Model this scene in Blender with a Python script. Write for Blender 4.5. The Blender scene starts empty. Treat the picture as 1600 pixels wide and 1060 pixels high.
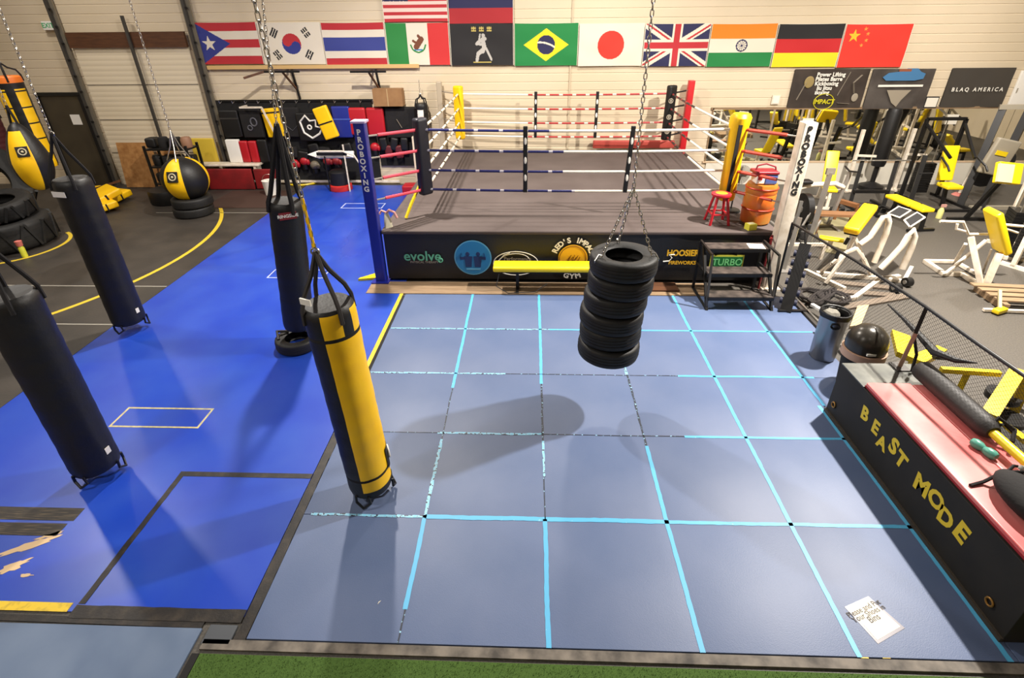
import bpy, bmesh, math, random
from mathutils import Vector, Matrix, Euler, noise
random.seed(7)
SC = bpy.context.scene
COL = SC.collection
PI = math.pi
sin, cos, rad = math.sin, math.cos, math.radians

# ------------------------------------------------------------------ camera
F, PITCH, ROLL, YAW, CAMZ, CY = 806.624, 0.493851, -0.010388, -0.0377996, 4.00925, 469.744
_fw = Vector((sin(YAW)*cos(PITCH), cos(YAW)*cos(PITCH), -sin(PITCH)))
_r = Vector((cos(YAW), -sin(YAW), 0)); _u = _r.cross(_fw)
CR = cos(ROLL)*_r + sin(ROLL)*_u; CU = -sin(ROLL)*_r + cos(ROLL)*_u
cd = bpy.data.cameras.new('camera'); cam = bpy.data.objects.new('camera', cd); COL.objects.link(cam)
cd.sensor_fit = 'HORIZONTAL'; cd.sensor_width = 36; cd.lens = 36*F/1600; cd.shift_y = (CY-530)/1600
cd.clip_start = 0.05; cd.clip_end = 100
M3 = Matrix((CR, CU, -_fw)).transposed(); M4 = M3.to_4x4(); M4.translation = (0, 0, CAMZ); cam.matrix_world = M4
SC.camera = cam
def _ray(px, py): return _fw + CR*((px-800)/F) - CU*((py-CY)/F)
def at_z(px, py, z=0.0):
    d = _ray(px, py); return Vector((0, 0, CAMZ)) + d*((z-CAMZ)/d.z)
def at_y(px, py, y):
    d = _ray(px, py); return Vector((0, 0, CAMZ)) + d*(y/d.y)
SC.view_settings.view_transform = 'Standard'; SC.view_settings.look = 'None'
SC.view_settings.gamma = 1.0; SC.view_settings.use_curve_mapping = False
SC.view_settings.exposure = -1.0

# ------------------------------------------------------------------ light
wd = bpy.data.worlds.new('world'); SC.world = wd; wd.use_nodes = True
wd.node_tree.nodes['Background'].inputs[0].default_value = (1.0, 0.95, 0.88, 1)
wd.node_tree.nodes['Background'].inputs[1].default_value = 0.12
def high_bay(x, y, z, power, size=0.42, colr=(1, 0.93, 0.84)):
    ld = bpy.data.lights.new('high_bay_light', 'AREA'); ld.shape = 'DISK'; ld.size = size; ld.energy = power
    ld.color = colr; ld.spread = rad(170)
    o = bpy.data.objects.new('high_bay_light', ld); COL.objects.link(o); o.location = (x, y, z)
high_bay(6.0, 6.8, 6.8, 3500, 0.26)
high_bay(-5.2, 1.1, 6.6, 420)
high_bay(-2.9, 9.3, 6.8, 1500, 0.3)
high_bay(-9.5, 7.6, 7.0, 480, 0.34)
high_bay(-9.8, -0.4, 7.0, 300)
high_bay(1.6, 11.6, 7.0, 560)
high_bay(10.0, 11.5, 7.0, 480)
high_bay(12.5, 3.5, 7.0, 260)
high_bay(1.2, -0.8, 7.0, 60)
high_bay(-11.0, 12.0, 7.0, 200)

# ------------------------------------------------------------------ materials
def lin(c):
    c = c/255.0
    return c/12.92 if c <= 0.04045 else ((c+0.055)/1.055)**2.4
def rgb(c): return (lin(c[0]), lin(c[1]), lin(c[2]), 1)
MATS = {}
def mat(name, c, rough=0.6, metal=0.0, c2=None, scale=4.0, bump=0.0, bscale=60.0, detail=4.0, lo=0.35, hi=0.7, coat=0.0, stretch=None, alpha=1.0, trans=0.0):
    if name in MATS: return MATS[name]
    m = bpy.data.materials.new(name); m.use_nodes = True; nt = m.node_tree; b = nt.nodes['Principled BSDF']
    b.inputs['Roughness'].default_value = rough; b.inputs['Metallic'].default_value = metal
    b.inputs['Base Color'].default_value = rgb(c); b.inputs['Coat Weight'].default_value = coat
    b.inputs['Transmission Weight'].default_value = trans
    tc = nt.nodes.new('ShaderNodeTexCoord'); mp = nt.nodes.new('ShaderNodeMapping')
    nt.links.new(tc.outputs['Object'], mp.inputs[0])
    if stretch: mp.inputs['Scale'].default_value = stretch
    if c2 is not None:
        n = nt.nodes.new('ShaderNodeTexNoise'); n.inputs['Scale'].default_value = scale; n.inputs['Detail'].default_value = detail
        nt.links.new(mp.outputs[0], n.inputs['Vector'])
        r = nt.nodes.new('ShaderNodeValToRGB'); r.color_ramp.elements[0].position = lo; r.color_ramp.elements[1].position = hi
        r.color_ramp.elements[0].color = rgb(c); r.color_ramp.elements[1].color = rgb(c2)
        nt.links.new(n.outputs['Fac'], r.inputs[0]); nt.links.new(r.outputs[0], b.inputs['Base Color'])
    if bump > 0:
        n2 = nt.nodes.new('ShaderNodeTexNoise'); n2.inputs['Scale'].default_value = bscale; n2.inputs['Detail'].default_value = 3
        nt.links.new(mp.outputs[0], n2.inputs['Vector'])
        bp = nt.nodes.new('ShaderNodeBump'); bp.inputs['Strength'].default_value = bump; bp.inputs['Distance'].default_value = 0.01
        nt.links.new(n2.outputs['Fac'], bp.inputs['Height']); nt.links.new(bp.outputs[0], b.inputs['Normal'])
    MATS[name] = m; return m

black_vinyl = mat('black_vinyl', (15, 14, 15), 0.5, bump=0.25, bscale=25)
black_matte = mat('black_matte', (18, 17, 18), 0.85)
black_cloth = mat('black_cloth', (16, 14, 15), 0.9, c2=(26, 23, 23), scale=3, bump=0.3, bscale=40)
black_metal = mat('black_metal', (28, 27, 27), 0.4, 0.3)
rubber_tire = mat('tire_rubber', (16, 16, 16), 0.6, c2=(28, 27, 26), scale=9, bump=0.2, bscale=80)
yellow_vinyl = mat('yellow_vinyl', (255, 204, 8), 0.45, c2=(246, 190, 6), scale=3, bump=0.12, bscale=30)
yellow_pad = mat('yellow_pad', (247, 214, 22), 0.4)
yellow_paint = mat('yellow_paint', (226, 196, 20), 0.4)
yellow_tape = mat('yellow_tape', (226, 192, 46), 0.5, c2=(150, 120, 40), scale=14, lo=0.5, hi=0.8)
white_paint = mat('white_paint', (232, 222, 206), 0.4, c2=(206, 192, 172), scale=8)
white_plain = mat('white_plain', (236, 232, 224), 0.55)
gray_metal = mat('gray_metal', (160, 156, 150), 0.35, 0.6)
steel = mat('steel', (190, 186, 178), 0.3, 0.9)
dark_steel = mat('dark_steel', (90, 88, 86), 0.4, 0.7)
red_vinyl = mat('red_vinyl', (176, 22, 34), 0.45)
red_plastic = mat('red_plastic', (186, 20, 36), 0.35)
blue_vinyl = mat('blue_vinyl', (26, 40, 128), 0.45)
blue_paint = mat('blue_paint', (22, 34, 132), 0.4)
wood = mat('wood', (146, 122, 94), 0.75, c2=(122, 98, 72), scale=3, stretch=(1, 8, 8))
brown_wood = mat('brown_wood', (72, 42, 22), 0.6, c2=(92, 56, 30), scale=3, stretch=(1, 8, 8))
cardboard = mat('cardboard', (150, 112, 72), 0.8, c2=(138, 100, 62), scale=5)
tan_board = mat('tan_board', (190, 170, 130), 0.8)
paper = mat('paper', (226, 220, 206), 0.8)

# ------------------------------------------------------------------ mesh builder
class MB:
    def __init__(s): s.v = []; s.f = []; s.m = []; s.mats = []; s.sm = []
    def mi(s, m):
        if m not in s.mats: s.mats.append(m)
        return s.mats.index(m)
    def add(s, vs, fs, m, smooth=False):
        o = len(s.v); s.v += [Vector(v) for v in vs]; k = s.mi(m)
        for f in fs: s.f.append([i+o for i in f]); s.m.append(k); s.sm.append(smooth)
        return s
    def box(s, c, d, m, R=None, bev=0.0):
        c = Vector(c); h = Vector(d)/2
        if bev <= 0:
            vs = [Vector((x*h.x, y*h.y, z*h.z)) for x in (-1, 1) for y in (-1, 1) for z in (-1, 1)]
            fs = [(0, 1, 3, 2), (4, 6, 7, 5), (0, 4, 5, 1), (2, 3, 7, 6), (0, 2, 6, 4), (1, 5, 7, 3)]
            sm = False
        else:
            bm = bmesh.new(); bmesh.ops.create_cube(bm, size=1)
            for v in bm.verts: v.co = Vector((v.co.x*d[0], v.co.y*d[1], v.co.z*d[2]))
            bmesh.ops.bevel(bm, geom=bm.edges[:], offset=min(bev, min(d)*0.49), segments=3, profile=0.6, affect='EDGES')
            bm.verts.index_update(); vs = [v.co.copy() for v in bm.verts]; fs = [[v.index for v in f.verts] for f in bm.faces]; bm.free(); sm = True
        if R is not None: vs = [R @ v for v in vs]
        return s.add([v+c for v in vs], fs, m, sm)
    def bar(s, p, q, w, h, m, bev=0.0, roll=0.0):
        "rectangular bar from p to q, w sideways, h in the up direction"
        p = Vector(p); q = Vector(q); d = q-p
        R = frame(d, roll); return s.box((p+q)/2, (w, h, d.length), m, R, bev)
    def tube(s, pts, r, m, n=8, closed=False, cap=True):
        pts = [Vector(p) for p in pts]; N = len(pts); rings = []; prev = None
        for i, p in enumerate(pts):
            a = pts[(i-1) % N] if (closed or i > 0) else p; b = pts[(i+1) % N] if (closed or i < N-1) else p
            t = (b-a).normalized()
            if prev is None:
                x = t.orthogonal().normalized()
            else:
                x = (prev - t*prev.dot(t)); x = x.normalized() if x.length > 1e-6 else t.orthogonal().normalized()
            prev = x; y = t.cross(x); rr = r[i] if isinstance(r, (list, tuple)) else r
            rings.append([p + (x*cos(2*PI*k/n) + y*sin(2*PI*k/n))*rr for k in range(n)])
        vs = [v for R in rings for v in R]; fs = []
        for i in range(N if closed else N-1):
            j = (i+1) % N
            for k in range(n): fs.append((i*n+k, i*n+(k+1) % n, j*n+(k+1) % n, j*n+k))
        if cap and not closed: fs.append(tuple(range(n))[::-1]); fs.append(tuple((N-1)*n+k for k in range(n)))
        return s.add(vs, fs, m, True)
    def lathe(s, prof, m, c=(0, 0, 0), R=None, n=32, fn=None, disp=None, ang=(0, 2*PI)):
        "prof: (r, z) list; fn(t, a) -> material per face"
        c = Vector(c); vs = []; full = abs(ang[1]-ang[0]-2*PI) < 1e-6; nn = n if full else n+1
        for i, (r, z) in enumerate(prof):
            for k in range(nn):
                a = ang[0] + (ang[1]-ang[0])*k/n; rr = r + (disp(i/(len(prof)-1), a) if disp else 0)
                v = Vector((rr*cos(a), rr*sin(a), z)); vs.append((R @ v if R is not None else v)+c)
        o = len(s.v); s.v += vs
        for i in range(len(prof)-1):
            for k in range(n):
                k2 = (k+1) % n if full else k+1
                t = (i+0.5)/(len(prof)-1); a = ang[0] + (ang[1]-ang[0])*(k+0.5)/n
                s.f.append([o+i*nn+k, o+i*nn+k2, o+(i+1)*nn+k2, o+(i+1)*nn+k]); s.m.append(s.mi(fn(t, a) if fn else m)); s.sm.append(True)
        return s
    def prism(s, poly, h, m, R=None, c=(0, 0, 0)):
        "poly in xy, extruded along z by h"
        c = Vector(c); n = len(poly)
        vs = [Vector((p[0], p[1], 0)) for p in poly] + [Vector((p[0], p[1], h)) for p in poly]
        if R is not None: vs = [R @ v for v in vs]
        fs = [tuple(range(n))[::-1], tuple(range(n, 2*n))] + [(i, (i+1) % n, n+(i+1) % n, n+i) for i in range(n)]
        return s.add([v+c for v in vs], fs, m)
    def torus(s, R0, r, m, c=(0, 0, 0), R=None, n=28, k=8, sx=1.0):
        pts = [Vector((R0*cos(2*PI*i/n)*sx, R0*sin(2*PI*i/n), 0)) for i in range(n)]
        if R is not None: pts = [R @ p for p in pts]
        return s.tube([p+Vector(c) for p in pts], r, m, k, closed=True)
    def ball(s, c, r, m, n=16, R=None, fn=None):
        if not isinstance(r, (tuple, list)): r = (r, r, r)
        k = max(6, n//2); vs = []; c = Vector(c)
        prof = [(sin(PI*i/k), -cos(PI*i/k)) for i in range(k+1)]
        o = len(s.v)
        for (a, b) in prof:
            for j in range(n):
                v = Vector((a*cos(2*PI*j/n)*r[0], a*sin(2*PI*j/n)*r[1], b*r[2])); s.v.append((R @ v if R is not None else v)+c)
        for i in range(k):
            for j in range(n):
                s.f.append([o+i*n+j, o+i*n+(j+1) % n, o+(i+1)*n+(j+1) % n, o+(i+1)*n+j]); s.m.append(s.mi(fn((i+.5)/k, 2*PI*(j+.5)/n) if fn else m)); s.sm.append(True)
        return s
    def build(s, name, parent=None, world=True, origin=None):
        me = bpy.data.meshes.new(name)
        if parent is not None: off = Vector(parent.get('_w', (0, 0, 0))) if world else Vector((0, 0, 0))
        elif origin is not None: off = Vector(origin)
        else:
            xs = [v.x for v in s.v]; ys = [v.y for v in s.v]; zs = [v.z for v in s.v]
            off = Vector(((min(xs)+max(xs))/2, (min(ys)+max(ys))/2, min(zs)))
        me.from_pydata([v-off for v in s.v], [], s.f)
        for m in s.mats: me.materials.append(m)
        me.polygons.foreach_set('material_index', s.m); me.polygons.foreach_set('use_smooth', s.sm)
        me.update(); bm = bmesh.new(); bm.from_mesh(me)
        bmesh.ops.remove_doubles(bm, verts=bm.verts, dist=1e-6) if len(bm.verts) < 20000 else None
        bmesh.ops.recalc_face_normals(bm, faces=bm.faces); bm.to_mesh(me); bm.free()
        try: me.set_sharp_from_angle(angle=rad(40))
        except Exception: pass
        o = bpy.data.objects.new(name, me); COL.objects.link(o)
        if parent is not None:
            o.parent = parent
        else: o.location = off
        o['_w'] = off[:] if parent is None else parent.get('_w', (0, 0, 0))
        return o
def frame(d, roll=0.0):
    "rotation whose z axis runs along d, y kept as upright as possible"
    z = Vector(d).normalized(); up = Vector((0, 0, 1))
    if abs(z.dot(up)) > 0.999: up = Vector((0, 1, 0))
    x = up.cross(z).normalized(); y = z.cross(x)
    R = Matrix((x, y, z)).transposed()
    return R @ Matrix.Rotation(roll, 3, 'Z')
def thing(name, label, cat, loc=(0, 0, 0), group=None):
    o = bpy.data.objects.new(name, None); COL.objects.link(o); o.location = loc; o.empty_display_size = 0.1
    o['label'] = label; o['category'] = cat; o['_w'] = tuple(loc)
    if group: o['group'] = group
    return o
def tag(o, label, cat, group=None, kind=None):
    o['label'] = label; o['category'] = cat
    if group: o['group'] = group
    if kind: o['kind'] = kind
    return o
def struct(o): o['kind'] = 'structure'; return o
def rot(x=0, y=0, z=0): return Euler((x, y, z)).to_matrix()
def arcp(c, r, a0, a1, n, plane='xz'):
    out = []
    for i in range(n+1):
        a = a0+(a1-a0)*i/n
        out.append(Vector((c[0]+r*cos(a), c[1], c[2]+r*sin(a))) if plane == 'xz' else Vector((c[0]+r*cos(a), c[1]+r*sin(a), c[2])))
    return out
_tc = {}
def text_geo(txt, bold=0.0):
    key = (txt, bold)
    if key not in _tc:
        cu = bpy.data.curves.new('t', 'FONT'); cu.body = txt; cu.size = 1; cu.align_x = 'CENTER'; cu.align_y = 'CENTER'; cu.offset = bold; cu.resolution_u = 3
        o = bpy.data.objects.new('t', cu); COL.objects.link(o); bpy.context.view_layer.update()
        me = o.evaluated_get(bpy.context.evaluated_depsgraph_get()).to_mesh()
        _tc[key] = ([v.co.copy() for v in me.vertices], [list(p.vertices) for p in me.polygons])
        bpy.data.objects.remove(o); bpy.data.curves.remove(cu)
    return _tc[key]
def text(mb, txt, c, size, m, R=None, bold=0.02, sx=1.0):
    vs, fs = text_geo(txt, bold); out = []
    for v in vs:
        w = Vector((v.x*size*sx, v.y*size, 0)); out.append((R @ w if R is not None else w)+Vector(c))
    mb.add(out, fs, m); return mb
FACE_CAM = rot(PI/2)          # text readable from -y
def chain(mb, p, q, m, L=0.05, r=0.005, w=0.012):
    p = Vector(p); q = Vector(q); d = (q-p); n = max(2, int(d.length/(L*0.78))); R0 = frame(d)
    for i in range(n):
        c = p + d*((i+0.5)/n); R = R0 @ Matrix.Rotation(PI/2*(i % 2), 3, 'Z'); h = L/2-w
        pts = [Vector((w*cos(a), 0, h+w*sin(a))) for a in (0, PI/3, 2*PI/3, PI)] + [Vector((w*cos(a), 0, -h+w*sin(a))) for a in (PI, 4*PI/3, 5*PI/3, 2*PI)]
        mb.tube([R @ v + c for v in pts], r, m, 5, closed=True)

# ================================================================== SETTING
# floor ------------------------------------------------------------
def paint_mat():
    m = mat('blue_floor_paint', (22, 60, 170), 0.34, c2=(42, 78, 176), scale=1.3, lo=0.35, hi=0.75)
    nt = m.node_tree; b = nt.nodes['Principled BSDF']
    n = nt.nodes.new('ShaderNodeTexNoise'); n.inputs['Scale'].default_value = 2.2; n.inputs['Detail'].default_value = 6
    r = nt.nodes.new('ShaderNodeMapRange'); r.inputs[1].default_value = 0.3; r.inputs[2].default_value = 0.7; r.inputs[3].default_value = 0.26; r.inputs[4].default_value = 0.48
    nt.links.new(n.outputs['Fac'], r.inputs[0]); nt.links.new(r.outputs[0], b.inputs['Roughness'])
    return m
blue_floor = paint_mat()
black_floor = mat('black_rubber_floor', (50, 46, 42), 0.5, c2=(66, 60, 54), scale=1.6, bump=0.15, bscale=30)
gray_floor = mat('speckled_rubber_floor', (66, 62, 57), 0.55, c2=(88, 83, 76), scale=60, detail=2, bump=0.15, bscale=120)
def quad(mb, x0, x1, y0, y1, z, h, m): mb.box(((x0+x1)/2, (y0+y1)/2, z-h/2), (x1-x0, y1-y0, h), m)
b = MB(); quad(b, -16, 17, -6, 14.4, 0.0, 0.2, gray_floor); struct(b.build('floor', origin=(0, 0, 0)))
def sheet(name, x0, x1, y0, y1, ztop, m, label, cat, z0=0.0, bev=0.0, group=None):
    b = MB(); b.box(((x0+x1)/2, (y0+y1)/2, (z0+ztop)/2), (x1-x0, y1-y0, ztop-z0), m, bev=bev)
    return tag(b.build(name), label, cat, group)
sheet('rubber_floor_sheet', -15.8, -6.31, 2.25, 14.2, 0.010, black_floor, 'black rubber flooring left of the bright blue floor, under the big tires', 'floor mat')
sheet('painted_floor_mat', -6.3, -2.17, 2.27, 14.2, 0.012, blue_floor, 'bright glossy blue mat running back along the left of the ring', 'floor mat')
# panel seams and tapes on the blue floor
seam_mat = mat('worn_black_tape', (24, 20, 18), 0.5, c2=(56, 48, 40), scale=9, lo=0.45, hi=0.75, bump=0.2, bscale=60)
def strip(name, pts, w, z, m, label, cat='tape', group=None, h=0.003, jag=0.0):
    b = MB(); pts = [Vector((p[0], p[1], 0)) for p in pts]; vs = []; N = 0
    P = []
    for i in range(len(pts)-1):
        n = max(1, int((pts[i+1]-pts[i]).length/0.06)) if jag else 1
        for k in range(n): P.append(pts[i].lerp(pts[i+1], k/n))
    P.append(pts[-1])
    for i, p in enumerate(P):
        a = P[max(0, i-1)]; c = P[min(len(P)-1, i+1)]; t = (c-a).normalized(); nrm = Vector((-t.y, t.x, 0))
        l = w/2*(1+random.uniform(-jag, jag)); r = w/2*(1+random.uniform(-jag, jag))
        for zz in (z, z+h): vs += [(p+nrm*l+Vector((0, 0, zz))), (p-nrm*r+Vector((0, 0, zz)))]
    fs = []
    for i in range(len(P)-1):
        o = i*4; q = o+4; fs += [(o+2, o+3, q+3, q+2), (o, q, q+1, o+1), (o, o+2, q+2, q), (o+1, q+1, q+3, o+3)]
    fs += [(0, 1, 3, 2), (len(P)*4-4, len(P)*4-2, len(P)*4-1, len(P)*4-3)]
    b.add(vs, fs, m); return tag(b.build(name), label, cat, group)
strip('tape_strip', [(-3.47, 3.66), (-2.17, 3.66)], 0.06, 0.012, seam_mat, 'black tape strip along the far edge of the taped blue panel')
strip('tape_strip', [(-3.5, 2.33), (-3.5, 3.69)], 0.055, 0.012, seam_mat, 'black tape strip down the left side of the taped blue panel', jag=0.1)
strip('tape_strip', [(-3.53, 2.27), (-2.17, 2.27)], 0.10, 0.012, seam_mat, 'wide black tape strip along the near edge of the taped blue panel', jag=0.05)
strip('tape_strip', [(-2.115, 2.06), (-2.115, 4.55)], 0.085, 0.016, seam_mat, 'long black tape strip between the taped blue panel and the grey mats', jag=0.12)
strip('tape_strip', [(-2.09, 4.45), (-2.09, 7.55)], 0.05, 0.014, black_matte, 'dark seam strip right of the long yellow tape by the mats')
strip('tape_strip', [(-2.14, 5.2), (-2.14, 7.62)], 0.055, 0.018, yellow_tape, 'long yellow tape strip along the left edge of the grey-blue mats')
strip('tape_strip', [(-6.2, 2.30), (-3.57, 2.30)], 0.07, 0.012, yellow_tape, 'yellow tape strip along the near left edge of the blue floor')
strip('tape_strip', [(-6.2, 2.235), (-2.45, 2.20)], 0.05, 0.0, seam_mat, 'thin black strip between the yellow tape and the nearest grey mat', h=0.012)
white_tape = mat('pale_tape', (206, 196, 130), 0.5, c2=(170, 160, 120), scale=20)
pale_blue_tape = mat('pale_blue_tape', (178, 188, 226), 0.5)
def outline(x0, x1, y0, y1, w, m, label, zz=0.012):
    b = MB()
    for (a, bb, c, d) in ((x0, x1, y0, y0+w), (x0, x1, y1-w, y1), (x0, x0+w, y0+w, y1-w), (x1-w, x1, y0+w, y1-w)): quad(b, a, bb, c, d, zz+0.003, 0.003, m)
    return tag(b.build('tape_rectangle'), label, 'tape', 'taped rectangles on the blue floor')
outline(-4.76, -3.72, 4.32, 4.66, 0.022, white_tape, 'pale yellow taped rectangle on the blue floor, nearest of the three')
outline(-4.72, -3.68, 8.2, 8.56, 0.022, pale_blue_tape, 'pale taped rectangle on the blue floor behind the two bags')
outline(-4.68, -3.64, 12.15, 12.55, 0.03, pale_blue_tape, 'pale taped rectangle on the blue floor beside the blue ring post')
for k, (x0, x1, y0, y1, lb) in enumerate(((-5.4, -4.17, 3.08, 3.22, 'far one'), (-5.4, -4.2, 2.92, 3.05, 'near one'))):
    b = MB(); quad(b, x0, x1, y0, y1, 0.015, 0.003, mat('peeling_black_tape', (36, 31, 28), 0.55, c2=(104, 90, 66), scale=5, stretch=(1, 18, 1), lo=0.5, hi=0.75))
    tag(b.build('tape_patch'), 'frayed dark tape patch on the blue floor at the left edge, ' + lb, 'tape patch', 'frayed tape patches')
# peeled spots (irregular)
def blob(cx, cy, rx, ry, rotz, z, n=22, jit=0.35, seed=1):
    rr = random.Random(seed); out = []
    for i in range(n):
        a = 2*PI*i/n; k = 1+rr.uniform(-jit, jit); x = rx*k*cos(a); y = ry*k*sin(a)
        out.append((cx+x*cos(rotz)-y*sin(rotz), cy+x*sin(rotz)+y*cos(rotz)))
    return out
peel = mat('bare_tan_patch', (206, 178, 138), 0.7)
for k, (px, py, rx, ry, rz, nm) in enumerate(((45, 855, .2, .035, .5, 'longest one'), (20, 888, .12, .04, .6, 'one at the picture edge'), (42, 901, .05, .014, 0, 'small oval one'), (80, 838, .1, .02, .45, 'thin one just under the frayed tape'))):
    p = at_z(px, py); b = MB(); b.prism(blob(p.x, p.y, rx, ry, rz, 0, seed=k), 0.0025, peel, c=(0, 0, 0.0125))
    tag(b.build('bare_patch'), 'bare tan patch where the blue floor has peeled, ' + nm, 'peeled patch', 'peeled patches on the blue floor')
# yellow circles on the black floor
def ringline(c, r, a0, a1, w, label):
    n = 70; pts = [(c[0]+r*cos(a0+(a1-a0)*i/n), c[1]+r*sin(a0+(a1-a0)*i/n)) for i in range(n+1)]
    return strip('floor_line', pts, w, 0.010, mat('yellow_line', (214, 184, 50), 0.5), label, 'floor line', 'yellow circle lines')
ringline((-11.7, 9.4), 4.86, rad(-45), rad(40), 0.08, 'large yellow circle line on the black floor by the ball bag')
ringline((-10.73, 9.6), 0.98, rad(-90), rad(60), 0.07, 'small yellow circle line on the black floor beside the tractor tire')
strip('floor_line', [(-9.6, 7.84), (-6.32, 7.84)], 0.03, 0.010, mat('pale_line', (150, 146, 136), 0.5), 'thin pale line across the black floor behind the second bag', 'floor line')
strip('floor_line', [(-8.6, 6.55), (-6.32, 6.55)], 0.03, 0.010, MATS['pale_line'], 'thin pale line across the black floor nearest the blue floor', 'floor line')
strip('floor_line', [(-9.1, 11.8), (-6.35, 11.8)], 0.025, 0.010, MATS['pale_line'], 'thin pale line across the black floor behind the ball bag', 'floor line')
# grey-blue mat squares
XS = [-2.07, -0.94, 0.16, 1.26, 2.36, 3.46]; YS = [2.10, 3.20, 4.30, 5.40, 6.50, 7.60]
def mat_mat():
    m = mat('grey_blue_mat', (76, 94, 130), 0.5, c2=(94, 108, 140), scale=1.1, lo=0.3, hi=0.75, bump=0.12, bscale=140)
    return m
gbm = mat_mat()
rows = ['nearest row to the turf', 'second row from the turf', 'middle row', 'second row from the ring', 'row nearest the ring']
cols = ['left column beside the yellow tape', 'second column from the left', 'third column from the left', 'fourth column from the left', 'fifth column from the left', 'rightmost column']
right_edge = [4.2, 4.2, 4.2, 4.2, 4.15]
tile_proto = {}
for j in range(5):
    for i in range(6):
        x0 = XS[i]; x1 = XS[i+1] if i < 5 else (3.75, 3.75, 3.9, 4.1, 4.2)[j]; g = 0.003
        g = 0.003
        b = MB(); b.box(((x0+x1)/2, (YS[j]+YS[j+1])/2, 0.012), (x1-x0-2*g, YS[j+1]-YS[j]-2*g, 0.024), gbm, bev=0.003)
        o = b.build('floor_mat'); tag(o, 'grey-blue floor mat square, ' + rows[j] + ', ' + cols[i], 'floor mat', 'grey-blue mat squares')
# tape over the seams: fresh and worn lengths
def worn_mat(name, amt, c1=(80, 168, 212), cd=(40, 50, 66)):
    m = mat(name, c1, 0.5); nt = m.node_tree; b = nt.nodes['Principled BSDF']
    tc = nt.nodes.new('ShaderNodeTexCoord'); n = nt.nodes.new('ShaderNodeTexNoise'); n.inputs['Scale'].default_value = 26; n.inputs['Detail'].default_value = 5
    nt.links.new(tc.outputs['Object'], n.inputs['Vector'])
    r = nt.nodes.new('ShaderNodeValToRGB'); cr = r.color_ramp; cr.interpolation = 'LINEAR'
    cr.elements[0].position = amt-0.02; cr.elements[0].color = rgb(cd); cr.elements[1].position = amt+0.02; cr.elements[1].color = rgb((150, 200, 226))
    e = cr.elements.new(min(0.95, amt+0.12)); e.color = rgb(c1)
    nt.links.new(n.outputs['Fac'], r.inputs[0]); nt.links.new(r.outputs[0], b.inputs['Base Color']); return m
tape_fresh = worn_mat('blue_tape', 0.22); tape_half = worn_mat('blue_tape_scuffed', 0.44, (120, 190, 222)); tape_bad = worn_mat('blue_tape_worn', 0.60, (120, 160, 200), (34, 42, 58))
def tapeline(segs, label):
    b = MB()
    for (x0, y0, x1, y1, w, m) in segs:
        p = Vector((x0, y0, 0)); q = Vector((x1, y1, 0)); d = q-p; n = max(2, int(d.length/0.05)); t = d.normalized(); nr = Vector((-t.y, t.x, 0))
        jag = 0.12 if m is tape_fresh else 0.35; vs = []
        for i in range(n+1):
            c = p+d*(i/n); dd = noise.noise(Vector((c.x*2, c.y*2, len(b.v))))*0.006
            vs += [c+nr*(w/2*(1+random.uniform(-jag, jag))+dd)+Vector((0, 0, 0.0265)), c-nr*(w/2*(1+random.uniform(-jag, jag))-dd)+Vector((0, 0, 0.0265))]
        b.add(vs, [(2*i, 2*i+1, 2*i+3, 2*i+2) for i in range(n)], m)
        vs2 = [v-Vector((0, 0, 0.002)) for v in vs]; b.add(vs2, [(2*i, 2*i+2, 2*i+3, 2*i+1) for i in range(n)], m)
    return tag(b.build('tape_line'), label, 'tape', 'blue tape lines on the mats')
W_ = 0.038
tapeline([(-.94, 7.6, -.94, 5.1, W_, tape_fresh), (-.94, 5.1, -.94, 4.2, .012, tape_bad), (-.94, 4.2, -.94, 3.2, W_*.8, tape_half), (-.94, 3.2, -.94, 2.35, W_, tape_fresh), (-.94, 2.35, -.94, 2.1, .012, tape_bad)], 'blue tape line running toward the ring, first from the left')
tapeline([(.16, 7.6, .16, 5.2, W_, tape_fresh), (.16, 5.2, .16, 4.2, .022, tape_bad), (.16, 4.2, .16, 3.7, .022, tape_half), (.16, 3.7, .16, 3.2, .01, tape_bad), (.16, 3.2, .16, 2.1, W_, tape_fresh)], 'blue tape line running toward the ring, second from the left')
tapeline([(1.26, 7.6, 1.26, 5.4, .03, tape_half), (1.26, 5.4, 1.26, 4.15, .022, tape_bad), (1.26, 4.15, 1.26, 2.1, W_, tape_fresh)], 'blue tape line running toward the ring, passing under the hanging tires')
tapeline([(2.36, 7.6, 2.36, 3.9, W_, tape_fresh), (2.36, 3.9, 2.36, 2.1, W_, tape_fresh)], 'blue tape line running toward the ring, ending at the steps on its left')
tapeline([(3.46, 7.6, 3.46, 4.85, .036, tape_fresh), (3.40, 4.85, 3.40, 2.1, .04, tape_fresh)], 'blue tape line running along the foot of the black box')
tapeline([(-2.0, 3.2, -.94, 3.2, .025, tape_half), (-.94, 3.2, 1.26, 3.2, .045, tape_fresh), (1.26, 3.2, 3.42, 3.2, .036, tape_fresh)], 'blue tape line across the mats, nearest the turf')
tapeline([(-2.05, 4.3, -1.0, 4.3, .008, tape_bad), (-1.0, 4.3, .16, 4.3, .028, tape_half), (.16, 4.3, 1.7, 4.3, .012, tape_bad), (1.7, 4.3, 3.42, 4.3, .032, tape_fresh)], 'blue tape line across the mats, second from the turf')
tapeline([(-2.05, 5.4, -.3, 5.4, .025, tape_half), (-.3, 5.4, 1.9, 5.4, .012, tape_bad), (1.9, 5.4, 3.6, 5.4, .034, tape_fresh)], 'blue tape line across the mats, just behind the hanging tires')
tapeline([(-2.05, 6.5, .3, 6.5, .026, tape_half), (.3, 6.5, 4.1, 6.5, .032, tape_fresh)], 'blue tape line across the mats, nearest the ring')
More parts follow.
